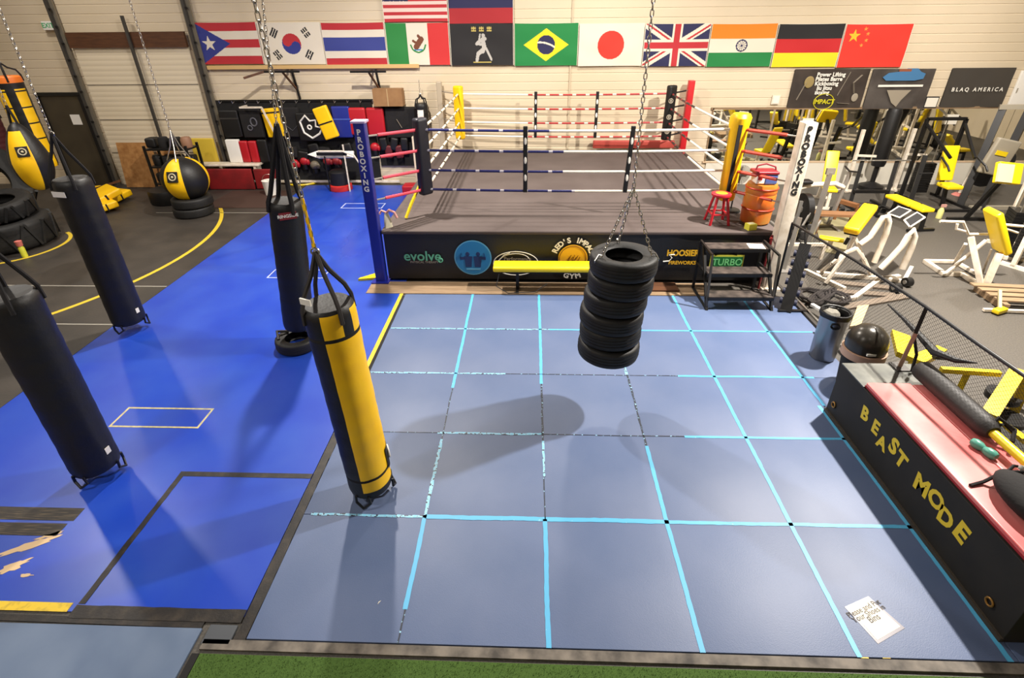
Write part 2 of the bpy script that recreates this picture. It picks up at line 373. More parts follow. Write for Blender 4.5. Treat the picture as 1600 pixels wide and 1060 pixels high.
# near edge: kerb, turf, grey mat bottom-left
sheet('edge_strip', -2.38, 4.3, 2.025, 2.095, 0.02, mat('pale_edge', (120, 112, 102), 0.7, c2=(60, 55, 50), scale=8), 'pale worn edging strip between the mats and the turf', 'edging')
turf_m = mat('turf', (48, 74, 22), 0.95, c2=(74, 102, 36), scale=180, detail=2)
b = MB(); b.box((3.3, 0.9, 0.006), (11.32, 2.2, 0.012), turf_m)
rt = random.Random(3)
for i in range(16000):
    x = rt.uniform(-2.34, 4.6); y = rt.uniform(1.6, 1.995); a = rt.uniform(0, 2*PI); w = 0.0022; lx = rt.uniform(-.008, .008); ly = rt.uniform(-.008, .008); h = rt.uniform(.016, .03)
    b.add([(x-w*cos(a), y-w*sin(a), .01), (x+w*cos(a), y+w*sin(a), .01), (x+lx, y+ly, h)], [(0, 1, 2)], turf_m)
tag(b.build('artificial_turf'), 'bright green artificial turf along the near edge of the picture', 'turf', kind='stuff')
sheet('edge_strip', -2.42, -2.365, 1.2, 2.0, 0.012, black_matte, 'thin dark edging between the turf and the nearest grey mat', 'edging')
sheet('floor_mat', -5.6, -2.44, 0.6, 2.17, 0.02, mat('near_grey_mat', (76, 94, 122), 0.5, c2=(98, 114, 138), scale=1.6), 'grey-blue mat at the bottom left corner of the picture', 'floor mat', bev=0.003)
sheet('mat_corner_piece', -2.39, -2.18, 2.06, 2.20, 0.02, mat('dark_grey', (70, 74, 80), 0.6), 'small dark mat piece at the corner by the turf', 'mat piece', bev=0.004)
# plywood underlay in front of ring
sheet('plywood_strip', -2.75, 3.0, 7.63, 8.08, 0.02, wood, 'strip of bare plywood showing under the front of the ring', 'plywood')

# walls ---------------------------------------------------------------
wall_m = mat('ribbed_wall_panel', (214, 198, 172), 0.5, c2=(206, 190, 162), scale=0.6)
def ribbed(name, x0, x1, y, z0, z1, pitch, m, gd=0.012, th=0.1):
    prof = [(y, z0)]; z = z0
    while z+pitch < z1:
        prof += [(y, z+pitch-0.03), (y+gd, z+pitch-0.022), (y+gd, z+pitch-0.008), (y, z+pitch)]; z += pitch
    prof.append((y, z1)); b = MB(); vs = []; n = len(prof)
    for (yy, zz) in prof: vs += [(x0, yy, zz), (x1, yy, zz)]
    fs = [(2*i, 2*i+1, 2*i+3, 2*i+2) for i in range(n-1)]
    k = len(vs); vs += [(x0, y+th, z0), (x1, y+th, z0), (x0, y+th, z1), (x1, y+th, z1)]
    fs += [(k, k+2, k+3, k+1), (0, k, k+1, 1), (2*n-2, 2*n-1, k+3, k+2)]
    b.add(vs, fs, m); return b.build(name, origin=(0, 0, 0))
struct(ribbed('wall_back', -16, 17, 14.4, 0, 8.2, 0.205, wall_m, gd=0.008))
b = MB(); b.box((-16.05, 4.2, 4.1), (0.1, 20.4, 8.2), wall_m); struct(b.build('wall_left'))
b = MB(); b.box((17.05, 4.2, 4.1), (0.1, 20.4, 8.2), wall_m); struct(b.build('wall_right'))
b = MB(); b.box((0.5, -6.05, 4.1), (33.2, 0.1, 8.2), wall_m); struct(b.build('wall_front'))
b = MB(); b.box((0.5, 4.2, 8.25), (33.2, 20.6, 0.1), mat('ceiling_white', (120, 116, 110), 0.8)); struct(b.build('ceiling'))
# roller door section at the left
door_m = mat('door_panel', (218, 204, 178), 0.5)
o = ribbed('door_1', -11.72, -8.72, 14.34, 0.0, 3.54, 0.125, door_m, gd=0.002, th=0.04); struct(o)
for z in (0.9, 1.78, 2.66):
    bb = MB(); bb.box((-10.22, 14.335, z), (3.0, 0.006, 0.014), dark_steel); bb.build('panel_seam', o)
b = MB(); b.box((-10.22, 14.3, 3.715), (3.05, 0.08, 0.35), brown_wood); struct(b.build('trim_1'))
def track(x, label, name):
    b = MB(); b.box((x, 14.28, 2.9), (0.06, 0.1, 5.8), dark_steel); b.box((x+0.07, 14.33, 2.9), (0.1, 0.04, 5.8), mat('galvanised', (150, 142, 126), 0.4, 0.6)); b.box((x-0.06, 14.33, 2.9), (0.07, 0.05, 5.8), MATS['galvanised'])
    for i in range(14): b.box((x+0.05, 14.25, 0.6+i*0.38), (0.05, 0.04, 0.05), black_metal)
    return struct(b.build(name))
track(-11.93, '', 'trim_2'); track(-8.5, '', 'trim_3')
b = MB(); b.box((-10.1, 14.22, 2.8), (0.07, 0.05, 2.9), dark_steel); struct(b.build('trim_4'))
b = MB(); b.box((1.0, 14.385, 4.1), (0.04, 0.03, 8.2), mat('seam_trim', (190, 176, 150), 0.5)); struct(b.build('trim_5'))
# personnel door
b = MB(); b.box((-12.55, 14.3, 1.21), (1.1, 0.06, 2.42), mat('door_olive', (70, 62, 46), 0.5, c2=(58, 50, 38), scale=2)); d1 = struct(b.build('door_2'))
bb = MB(); bb.box((-12.55, 14.27, 2.45), (1.25, 0.1, 0.08), black_metal); bb.box((-11.97, 14.27, 1.21), (0.08, 0.1, 2.42), black_metal); bb.box((-13.13, 14.27, 1.21), (0.08, 0.1, 2.42), black_metal); bb.build('door_frame', d1)
bb = MB(); bb.box((-12.32, 14.262, 1.8), (0.26, 0.01, 0.26), white_plain); bb.build('notice', d1)
# exit sign
t = thing('exit_sign', 'small green and red exit sign high on the left wall', 'exit sign', (-12.1, 14.3, 3.95))
b = MB(); b.box((-12.1, 14.33, 4.05), (0.34, 0.1, 0.2), white_plain, bev=.01); b.build('housing', t)
b = MB(); text(b, 'EXIT', (-12.12, 14.276, 4.05), 0.15, mat('exit_green', (60, 170, 110), 0.5), FACE_CAM, .02); b.build('lettering', t)
# base trims right
b = MB(); b.box((10.9, 14.37, 0.3), (12.2, 0.06, 0.6), mat('white_base', (214, 208, 194), 0.5)); struct(b.build('baseboard_back'))

# ================================================================== FLAGS
def fm(name, c): return mat('flag_'+name, c, 0.75)
FR, FW, FB, FK, FG, FY, FO = fm('red', (178, 40, 48)), fm('white', (218, 208, 190)), fm('blue', (44, 52, 128)), fm('black', (26, 24, 26)), fm('green', (20, 120, 58)), fm('yellow', (226, 204, 26)), fm('orange', (226, 124, 24))
FCR, FN, FBR, FKR, FGB = fm('crimson', (214, 50, 36)), fm('navy', (34, 34, 74)), fm('brown', (110, 62, 40)), fm('light_blue', (60, 130, 180)), fm('dark_red', (176, 34, 44))
FGR = fm('figure_gray', (176, 172, 166)); FGM = fm('mexico_green', (36, 124, 56)); FMR = fm('mexico_red', (196, 44, 44)); FTB = fm('thai_blue', (52, 62, 134))
def star(x, y, cx, cy, r, rot0=PI/2):
    dx, dy = x-cx, y-cy; d = math.hypot(dx, dy)
    if d > r: return False
    a = (math.atan2(dy, dx)-rot0) % (2*PI/5); a = min(a, 2*PI/5-a)
    ri = r*0.382; # edge from (r,0) to ri at pi/5
    px, py = d*cos(a), d*sin(a); ex, ey = ri*cos(PI/5), ri*sin(PI/5)
    return (ex-r)*(py) - (ey)*(px-r) >= 0
def seg(x, y, a, b, w):
    ax, ay = a; bx, by = b; dx, dy = bx-ax, by-ay; L = dx*dx+dy*dy; t = max(0, min(1, ((x-ax)*dx+(y-ay)*dy)/L))
    return math.hypot(x-ax-t*dx, y-ay-t*dy) < w
# x in 0..5/3, y in 0..1
A = 1.65
def f_pr(x, y):
    if x < 0.86*(1-abs(2*y-1)): return FW if star(x, y, .29, .5, .2) else FB
    return FR if int(y*5) % 2 == 0 else FW
def f_kr(x, y):
    dx, dy = x-A/2, y-.5; r = math.hypot(dx, dy)
    if r < .25:
        al = rad(-32); u = dx*cos(al)+dy*sin(al); v = -dx*sin(al)+dy*cos(al)
        if math.hypot(u+.125, v) < .125: return FR
        if math.hypot(u-.125, v) < .125: return FB
        return FR if v > 0 else FB
    for (sx, sy, pat) in ((-1, 1, '111'), (1, 1, '000'), (-1, -1, '010'), (1, -1, '101')):
        cx, cy = sx*.43, sy*.27; ux, uy = cx/math.hypot(cx, cy), cy/math.hypot(cx, cy)
        q = (dx-cx)*ux+(dy-cy)*uy; p = -(dx-cx)*uy+(dy-cy)*ux
        if abs(p) < .11 and abs(q) < .09:
            k = int((q+.09)/.06); fr = ((q+.09) % .06)
            if fr < .042 and not (pat[min(k, 2)] == '0' and abs(p) < .014): return FK
    return FW
def f_th(x, y): return FR if y < 1/6 or y > 5/6 else (FTB if 1/3 < y < 2/3 else FW)
def f_mx(x, y):
    if x < A/3: return FGM
    if x > 2*A/3: return FMR
    dx, dy = x-A/2, y-.5; r = math.hypot(dx, dy)
    if seg(dx, dy, (-.05, -.06), (.09, .12), .07) or seg(dx, dy, (.09, .12), (.02, .2), .035) or seg(dx, dy, (-.12, .08), (-.02, .02), .03): return FBR
    if .17 < r < .21 and dy < 0: return FGM
    if seg(dx, dy, (-.1, -.13), (.1, -.13), .02): return FKR
    return FW
def f_ma(x, y):
    dx, dy = x-A/2, y-.5
    for cx in (-.2, 0, .2):
        u, v = dx-cx, dy-.37
        if abs(u) < .06 and abs(v) < .06 and (abs(u) < .012 or abs(v-.02) < .012 or abs(v+.04) < .012 or abs(abs(u)-.045) < .01): return fm('gold', (190, 170, 90))
    body = [((-.04, .24), (-.08, .05), .022), ((-.04, .1), (-.13, .02), .04), ((.02, .12), (.08, .14), .045), ((.02, .12), (.06, -.05), .055), ((.06, -.05), (.02, -.16), .05), ((.1, -.08), (.24, -.36), .028), ((.0, -.14), (-.1, -.22), .05), ((-.1, -.2), (-.14, -.38), .04), ((-.12, .02), (.02, .0), .03)]
    if math.hypot(dx-.04, dy-.22) < .045: return FGR
    for a, b_, w in body:
        if seg(dx, dy, a, b_, w): return FGR
    if abs(dy+.43) < .012 and abs(dx) < .24: return fm('gold', (190, 170, 90))
    return FK
def f_br(x, y):
    dx, dy = x-A/2, y-.5
    r = math.hypot(dx, dy)
    if r < .23:
        rr = math.hypot(dx+.16, dy+.62)
        return FW if abs(rr-.68) < .022 else FN
    return FY if abs(dx)/.58+abs(dy)/.39 < 1 else FG
def f_jp(x, y): return FCR if math.hypot(x-A/2, y-.5) < .34 else FW
def f_uk(x, y):
    dx, dy = x-A/2, y-.5
    if abs(dx) < .075 or abs(dy) < .08: return FR
    if abs(dx) < .13 or abs(dy) < .135: return FW
    L = math.hypot(A, 1); d1 = (dx*1-dy*A)/L; d2 = (dx*1+dy*A)/L
    for d, s in ((d1, 1), (d2, -1)):
        if abs(d) < .085:
            side = (dx > 0)
            e = d if s == 1 else -d
            lo_, hi_ = (0.0, .05)
            if (s == 1 and ((d > 0.0) == (dx > 0)) or s == -1 and ((d > 0) != (dx > 0))) and abs(d) < .045: return FR
            return FW
    return FN
def f_in(x, y):
    if y > 2/3: return FO
    if y < 1/3: return FG
    dx, dy = x-A/2, y-.5; r = math.hypot(dx, dy)
    if .115 < r < .145 or r < .03: return FN
    if r < .115 and (math.atan2(dy, dx) % (PI/6)) < .16: return FN
    return FW
def f_de(x, y): return FK if y > 2/3 else (fm('german_red', (186, 28, 32)) if y > 1/3 else FY)
def f_cn(x, y):
    if star(x, y, .26, .74, .16): return fm('star_yellow', (236, 180, 40))
    for cx, cy in ((.5, .9), (.58, .79), (.58, .64), (.5, .52)):
        if star(x, y, cx, cy, .055, 0.4): return fm('star_orange', (236, 140, 60))
    return FCR
def f_us(x, y):
    if x < .66 and y > .46:
        return FW if star((x*6) % .5, (y*6) % .5, .25, .25, .16) else FN
    return FR if int(y*13) % 2 == 0 else fm('stripe_pale', (226, 196, 186))
def f_tri(x, y): return FW if y > 2/3 else (FN if y > 1/3 else fm('tricolour_red', (160, 34, 40)))
def cloth(fn, name, label, xl, ztop, w, h, y=14.375, nx=132, nz=80, seed=0, cat='flag', sag=0.03, group='flags along the back wall', border=True, slope=0.0, sheer=0.0):
    b = MB(); vs = []; rs = random.Random(seed); ph = rs.uniform(0, 6)
    for j in range(nz+1):
        v = j/nz
        for i in range(nx+1):
            u = i/nx
            s = sag*4*u*(1-u)*(v-0.25)
            d = 0.012*noise.noise(Vector((u*3.2+seed*7, v*2.4, ph))) + 0.006*sin(u*5+v*7+ph)*(1-v)
            vs.append(Vector((xl+u*w, y-0.035+d, ztop-h+v*h-s*0.4+slope*u*w)))
    o = len(b.v); b.v += vs
    hem = 0.018
    for j in range(nz):
        for i in range(nx):
            u = (i+.5)/nx; v = (j+.5)/nz
            m = FW if border and (u < hem*0.6 or u > 1-hem*0.6) else fn(u*A, v)
            a = j*(nx+1)+i; b.f.append([o+a, o+a+1, o+a+nx+2, o+a+nx+1]); b.m.append(b.mi(m)); b.sm.append(True)
    # back face for thickness
    k = len(b.v); n1 = nx+1; b.v += [Vector((v.x, y-0.008, v.z)) for v in (vs[0], vs[nx], vs[nz*n1], vs[nz*n1+nx])]
    b.f.append([k, k+2, k+3, k+1]); b.m.append(b.mi(FW)); b.sm.append(False)
    ob = b.build(name); return tag(ob, label, cat, group)
flags = [(f_pr, 'flag with red and white stripes and a blue triangle with one white star'), (f_kr, 'white flag with a red and blue circle and four black bar marks'), (f_th, 'flag with red, white and a broad blue horizontal stripe'), (f_mx, 'green, white and red vertical striped flag with an eagle'), (f_ma, 'black flag with a grey fighting figure under three gold characters'), (f_br, 'green flag with a yellow diamond and a dark blue disc'), (f_jp, 'white flag with one large red disc'), (f_uk, 'dark blue flag with red and white crosses'), (f_in, 'orange, white and green striped flag with a small blue wheel'), (f_de, 'black, red and yellow horizontal striped flag'), (f_cn, 'red flag with yellow stars at its upper left corner')]
for i, (fn, lb) in enumerate(flags):
    x = -8.43 + 1.602*i; zt = 4.085 - 0.0115*(x+8.43)
    cloth(fn, 'flag', lb, x, zt, 1.585, 0.95, seed=i)
cloth(f_us, 'flag', 'flag of many red and white stripes, cut off by the top edge', -3.62, 5.0, 1.585, 0.95, seed=21, y=14.365)
cloth(f_tri, 'flag', 'navy and red flag at the top edge above the black one', -2.02, 4.98, 1.585, 0.98, seed=22, y=14.365)

# banners under the flags ------------------------------------------------
def banner(name, label, x0, x1, z0, z1, colr, seed):
    t = thing(name, label, 'banner', ((x0+x1)/2, 14.36, z0), 'banners on the right of the back wall'); b = MB(); nx, nz = 24, 12
    vs = []
    for j in range(nz+1):
        for i in range(nx+1):
            u, v = i/nx, j/nz; d = 0.02*noise.noise(Vector((u*4+seed, v*2, 1)))
            vs.append((x0+u*(x1-x0), 14.345+d, z0+v*(z1-z0)))
    b.add(vs, [(j*(nx+1)+i, j*(nx+1)+i+1, (j+1)*(nx+1)+i+1, (j+1)*(nx+1)+i) for j in range(nz) for i in range(nx)], colr, True)
    b.box(((x0+x1)/2, 14.385, (z0+z1)/2), (x1-x0-.02, 0.01, z1-z0-.02), colr)
    b.build('sheet', t); return t
ban_k = mat('banner_black', (44, 36, 32), 0.5, c2=(70, 60, 54), scale=1.4); ban_g = mat('banner_gray', (84, 78, 74), 0.45, c2=(50, 44, 42), scale=1.6); ban_d = mat('banner_dark_gray', (66, 62, 58), 0.4)
pr_w = mat('print_white', (230, 226, 216), 0.5); pr_y = mat('print_yellow', (190, 180, 30), 0.5); pr_gold = mat('print_gold', (222, 170, 30), 0.5)
t = banner('sport_banner', 'black banner listing sports in white above a yellow oval logo', 6.62, 8.47, 2.0, 2.92, ban_k, 1)
b = MB()
for k, s in enumerate(('Power Lifting', 'Pilates Barre', 'Kickboxing', 'Jiu Jitsu', 'Boxing')): text(b, s, (7.52-.03*k, 14.318, 2.79-.105*k), .13, pr_w, FACE_CAM, .03)
b.build('lettering', t)
b = MB(); b.torus(.19, .01, pr_y, (7.5, 14.318, 2.15), rot(PI/2), sx=1.3); text(b, 'IMPACT', (7.5, 14.31, 2.15), .15, pr_y, FACE_CAM, .035); b.build('oval_logo', t)
gb = mat('print_gray', (150, 140, 124), 0.5)
b = MB()
b.bar((6.95, 14.318, 2.62), (6.8, 14.318, 2.2), .05, .004, gb); b.ball((7.02, 14.318, 2.62), (.12, .008, .14), mat('print_olive', (140, 122, 76), 0.6)); b.bar((7.98, 14.318, 2.85), (7.8, 14.318, 2.3), .03, .004, gb)
b.bar((8.28, 14.318, 2.78), (8.12, 14.318, 2.6), .07, .004, gb); b.bar((8.12, 14.318, 2.6), (8.2, 14.318, 2.35), .06, .004, gb); b.bar((7.85, 14.318, 2.12), (8.15, 14.318, 2.1), .04, .004, gb); b.ball((8.25, 14.318, 2.25), (.08, .008, .1), gb)
b.build('printed_figures', t)
t = banner('sport_banner', 'grey banner with a blue logo and a pale horizontal stripe', 8.54, 10.06, 1.97, 2.91, ban_g, 2)
b = MB(); b.prism([(-.5, 0), (-.38, .1), (-.1, .13), (.05, .2), (.3, .2), (.4, .12), (.52, .08), (.5, -.04), (.3, -.08), (-.4, -.08)], .006, mat('print_blue', (66, 116, 160), 0.5), rot(PI/2), (9.3, 14.322, 2.72)); b.box((9.3, 14.318, 2.88), (.3, .006, .06), mat('print_rust', (140, 80, 56), .5)); b.build('blue_logo', t)
b = MB(); b.box((9.3, 14.318, 2.52), (1.1, .006, .05), pr_w); b.prism([(-.3, 0), (.3, 0), (.12, -.25), (.05, -.4), (-.1, -.3)], .004, gb, rot(PI/2), (9.3, 14.32, 2.42)); b.build('stripe_print', t)
t = banner('sport_banner', 'plain dark grey banner lettered BLAQ AMERICA', 10.46, 11.99, 2.0, 2.92, ban_d, 3)
b = MB(); text(b, 'B L A Q   A M E R I C A', (11.22, 14.318, 2.42), .125, pr_w, FACE_CAM, .03); b.build('lettering', t)
def framed(x, z, w, h, label, y=14.36, fr=black_matte):
    t = thing('framed_notice', label, 'notice', (x, y, z-h/2)); b = MB(); b.box((x, y, z), (w, .03, h), fr); b.build('frame', t)
    b = MB(); b.box((x, y-.02, z), (w-.05, .012, h-.05), paper); b.build('sheet', t)
framed(10.22, 2.12, .33, .27, 'small black-framed notice left of the BLAQ AMERICA banner')
framed(6.3, 2.2, .2, .22, 'small pale notice on the wall left of the black banner', fr=FW)
t = thing('electrical_panel', 'white electrical panel cover at the right end of the back wall', 'panel', (12.6, 14.36, 2.0)); b = MB(); b.box((12.55, 14.36, 2.4), (.8, .06, .9), white_plain, bev=.01); b.build('cover', t)
b = MB(); b.box((12.2, 14.32, 2.4), (.02, .02, .1), steel); b.build('latch', t)

# mirror ------------------------------------------------------------------
mir = mat('mirror_glass', (232, 230, 220), 0.02, 1.0)
t = thing('gym_mirror', 'long wall mirror under the banners reflecting the yellow machines', 'mirror', (9.0, 14.36, .6))
for i, (x0, x1) in enumerate(((4.78, 7.35), (7.36, 9.9), (9.91, 12.4), (12.41, 14.9))):
    b = MB(); b.box(((x0+x1)/2, 14.375, 1.29), (x1-x0, .012, 1.34), mir); b.build('mirror_pane', t)
b = MB(); b.box((9.8, 14.37, 1.99), (10.2, .03, .06), wood); b.box((9.8, 14.36, .61), (10.2, .05, .04), mat('pale_ledge', (196, 170, 140), .5)); b.box((4.76, 14.37, 1.3), (.03, .03, 1.4), wood); b.build('frame', t)

# ================================================================== BOXING RING
RX0, RX1, RY0, RY1, RZ = -2.5, 4.1, 8.1, 14.15, 0.95
ring = thing('boxing_ring', 'raised boxing ring with black canvas, printed black skirt and coloured ropes', 'boxing ring', ((RX0+RX1)/2, (RY0+RY1)/2, 0))
canvas_m = mat('ring_canvas', (72, 61, 58), 0.8, c2=(84, 73, 70), scale=1.2, bump=0.1, bscale=60)
b = MB(); b.box(((RX0+RX1)/2, (RY0+RY1)/2, RZ-.03), (RX1-RX0, RY1-RY0, .06), canvas_m, bev=.02); b.build('canvas', ring)
def skirt(x0, y0, x1, y1, z0=0.06, z1=0.91):
    b = MB(); L = math.hypot(x1-x0, y1-y0); n = int(L/.05); nx, ny = (y1-y0)/L, -(x1-x0)/L; vs = []
    for j in range(9):
        v = j/8
        for i in range(n+1):
            u = i/n; d = 0.012*noise.noise(Vector((u*L*1.3, v*.7, 3+x0)))+0.004*sin(u*L*9+v*2)*(u > .55)
            vs.append((x0+(x1-x0)*u+nx*d, y0+(y1-y0)*u+ny*d, z0+(z1-z0)*v))
    b.add(vs, [(j*(n+1)+i, j*(n+1)+i+1, (j+1)*(n+1)+i+1, (j+1)*(n+1)+i) for j in range(8) for i in range(n)], black_vinyl, True)
    return b
sk = skirt(RX0+.03, RY0+.02, RX1-.03, RY0+.02).build('front_skirt', ring)
skirt(RX1-.03, RY0+.02, RX1-.03, RY1-.02).build('side_skirt', ring); skirt(RX0+.03, RY1-.02, RX0+.03, RY0+.02).build('side_skirt', ring)
b = MB(); b.box(((RX0+RX1)/2, (RY0+RY1)/2, .45), (RX1-RX0-.16, RY1-RY0-.16, .84), black_matte); b.build('platform_frame', ring)
SY = RY0 - .004
def sk_at(px, py): return at_y(px, py, SY)
g_ev = mat('print_green', (96, 176, 140), 0.5); pr_bl = mat('print_sky', (30, 120, 176), 0.5); pr_dbl = mat('print_deep_blue', (22, 46, 96), 0.5); pr_g = mat('print_dark_green', (16, 96, 44), 0.5); pr_lg = mat('print_pale_green', (110, 190, 120), 0.5)
c = sk_at(660, 401); b = MB(); text(b, 'evolve', (c.x, SY, c.z), .25, g_ev, FACE_CAM, .015); c2 = sk_at(688, 406); b.torus(.035, .012, g_ev, (c2.x, SY, c2.z-.01), rot(PI/2)); c3 = sk_at(663, 410); text(b, 'PHYSICAL THERAPY', (c3.x, SY, c3.z), .055, gb, FACE_CAM, .01); b.build('printed_wordmark', sk)
def disc(b, x, z, r, m, d=.003, y=SY, n=40): b.lathe([(0, 0), (r, 0), (r, d), (0, d)], m, (x, y+.0, z), rot(PI/2), n)
c = sk_at(739, 403); b = MB(); disc(b, c.x, c.z, .32, mat('print_pale_blue', (90, 160, 196), .5)); disc(b, c.x, c.z, .30, pr_bl, .005)
yy = SY-.007
for s in (-1, 1):
    b.ball((c.x+s*.09, yy, c.z+.07), (.035, .004, .04), pr_dbl); b.prism([(-.07, .03), (.07, .03), (.05, -.17), (-.05, -.17)], .003, pr_dbl, rot(PI/2), (c.x+s*.08, yy, c.z)); b.bar((c.x+s*.1, yy, c.z+.0), (c.x+s*.22, yy, c.z-.01), .004, .05, pr_dbl); b.bar((c.x+s*.22, yy, c.z-.01), (c.x+s*.19, yy, c.z+.09), .045, .004, pr_dbl)
b.bar((c.x-.12, yy, c.z-.21), (c.x+.12, yy, c.z-.21), .004, .03, mat('print_pale_blue', (90, 160, 196))); b.build('printed_badge', sk)
c = sk_at(806, 412); b = MB(); b.torus(.22, .008, pr_w, (c.x, SY, c.z), rot(PI/2), sx=1.75); b.torus(.16, .007, pr_w, (c.x-.04, SY, c.z+.02), rot(PI/2) @ rot(0, 0, .15), sx=1.75); text(b, 'Performance', (c.x+.03, SY-.01, c.z+.09), .09, gb, FACE_CAM, .01)
b.tube([(c.x-.36, SY-.01, c.z-.02), (c.x-.2, SY-.01, c.z+.16), (c.x-.1, SY-.01, c.z+.2)], .008, pr_w, 5); b.build('printed_oval', sk)
c = sk_at(895, 404); b = MB(); disc(b, c.x, c.z, .25, pr_gold); b.torus(.225, .006, mat('print_brown', (120, 76, 20), .5), (c.x, SY-.004, c.z), rot(PI/2))
for a in range(7): b.bar((c.x-.1+.03*a, SY-.006, c.z-.08+.03*(a % 3)), (c.x-.06+.03*a, SY-.006, c.z+.03+.035*(a % 2)), .02, .004, MATS['print_brown'])
def arc_text(b, s, cx, cz, r, a_mid, da, size, m, flip=False, y=SY):
    n = len(s)
    for i, ch in enumerate(s):
        if ch == ' ': continue
        a = a_mid - da*(i-(n-1)/2)*(-1 if flip else 1); th = a-PI/2 if not flip else a+PI/2
        text(b, ch, (cx+r*cos(a), y, cz+r*sin(a)), size, m, rot(PI/2) @ rot(0, 0, th), .04)
arc_text(b, "RED'S IMPACT", c.x, c.z, .33, rad(84), rad(13), .13, pr_w); arc_text(b, "GYM", c.x, c.z, .34, rad(-90), rad(17), .13, pr_w, True); b.build('printed_gym_badge', sk)
c = sk_at(1069, 396); b = MB(); text(b, 'HOOSIER', (c.x-.02, SY, c.z), .15, pr_gold, FACE_CAM, .04, .85); c = sk_at(1066, 411); text(b, 'FIREWORKS', (c.x, SY, c.z), .09, pr_gold, FACE_CAM, .03, .95)
c = sk_at(1048, 403); b.tube([(c.x+.06, SY, c.z+.06), (c.x-.03, SY, c.z+.05), (c.x+.02, SY, c.z), (c.x-.02, SY, c.z-.06), (c.x-.12, SY, c.z-.07)], .01, pr_w, 6); b.build('printed_sign', sk)
c = sk_at(1136, 410); b = MB(); b.box((c.x-.01, SY, c.z), (.56, .006, .26), mat('print_lemon', (180, 176, 60), .5)); b.box((c.x, SY-.004, c.z), (.5, .006, .2), pr_g); text(b, 'TURBO', (c.x, SY-.01, c.z), .17, pr_lg, FACE_CAM, .02, .9)
c = sk_at(1143, 387); b.tube([(c.x-.2, SY, c.z-.05), (c.x-.08, SY, c.z+.03), (c.x+.05, SY, c.z+.04)], .03, MATS['print_lemon'], 6); b.tube([(c.x+.05, SY, c.z+.04), (c.x+.16, SY, c.z-.03)], .03, red_plastic, 6); b.build('printed_panel', sk)
# corner posts
PC = {'FL': (-2.6, 8.12), 'FR': (4.05, 7.98), 'BL': (-2.35, 14.2), 'BR': (4.02, 14.1)}
PD = {'FL': (-1.85, 8.95), 'FR': (3.42, 8.92), 'BL': (-1.83, 13.9), 'BR': (3.46, 13.72)}
postm = {'FL': blue_paint, 'FR': white_paint, 'BL': mat('post_grey', (170, 156, 134), 0.4), 'BR': mat('post_red', (190, 24, 34), 0.4)}
padm = {'FL': mat('pad_navy_black', (22, 22, 34), 0.45), 'FR': yellow_vinyl, 'BL': yellow_vinyl, 'BR': black_vinyl}
RZS = (1.42, 1.76, 2.1, 2.44); PW = {'FL': .17, 'FR': .19, 'BL': .13, 'BR': .15}
for k in PC:
    x, y = PC[k]; b = MB(); b.box((x, y, 1.35), (PW[k], PW[k], 2.7), postm[k], bev=.015); b.box((x, y, .02), (.3, .3, .04), postm[k]); p = b.build('corner_post', ring); p['label'] = {'FL': 'blue corner post with white letters', 'FR': 'white corner post with black letters', 'BL': 'grey corner post', 'BR': 'red corner post'}[k]
    if k == 'FL':
        bb = MB(); bb.box((x, y, 2.71), (.22, .22, .03), mat('post_cap', (196, 176, 210), .4)); bb.build('cap', p)
        bb = MB()
        for i, ch in enumerate('PROBOXING'): text(bb, ch, (x-.01, y-.089, 2.56-.11*i), .115, pr_w, FACE_CAM, .04)
        bb.build('lettering', p)
    if k == 'FR':
        bb = MB()
        for i, ch in enumerate('PROBOXING'): text(bb, ch, (x-.01, y-.099, 2.60-.115*i), .13, black_matte, FACE_CAM, .05)
        bb.build('lettering', p)
    px, py = PD[k]; ang = math.atan2(PC[k][1]-py, PC[k][0]-px)
    if k == 'FR':
        b = MB(); b.lathe([(0, 1.25), (.13, 1.25), (.14, 1.28), (.14, 2.4), (.16, 2.5), (.17, 2.62), (.13, 2.68), (0, 2.69)], padm[k], (px, py, 0), n=20, disp=lambda t, a: .008*sin(9*t*6+a*3)); 
    else:
        b = MB(); b.box((px, py, 1.98), (.24, .16, 1.3), padm[k], rot(0, 0, ang), bev=.05)
    o = b.build('corner_pad', ring); o['label'] = {'FL': 'black and navy corner pad', 'FR': 'bright yellow rounded corner pad', 'BL': 'yellow corner pad at the far left', 'BR': 'black corner pad with round emblems'}[k]
    if k == 'BR':
        bb = MB()
        for zz in (2.28, 1.9, 1.55): bb.torus(.05, .012, gb, (px-.02, py-.12, zz), rot(PI/2)); bb.ball((px-.02, py-.12, zz), (.025, .008, .035), gb)
        bb.build('emblem', o)
    if k == 'FR':
        bb = MB(); bb.box((px-.04, py-.16, 1.9), (.055, .03, 1.25), black_matte); bb.build('strap', o)
    tm = {'FL': mat('strap_red', (216, 60, 80), .5), 'FR': mat('strap_rust', (190, 60, 40), .5), 'BL': MATS['post_grey'], 'BR': black_vinyl}[k]
    for z in RZS:
        bb = MB(); a = Vector((x, y, z+.04)); c_ = Vector((px, py, z)); bb.tube([a, a.lerp(c_, .3)], .014, steel, 6); bb.tube([a.lerp(c_, .25), a.lerp(c_, .93)], .026 if k in ('FL', 'FR') else .02, tm, 8); bb.build('turnbuckle', ring)
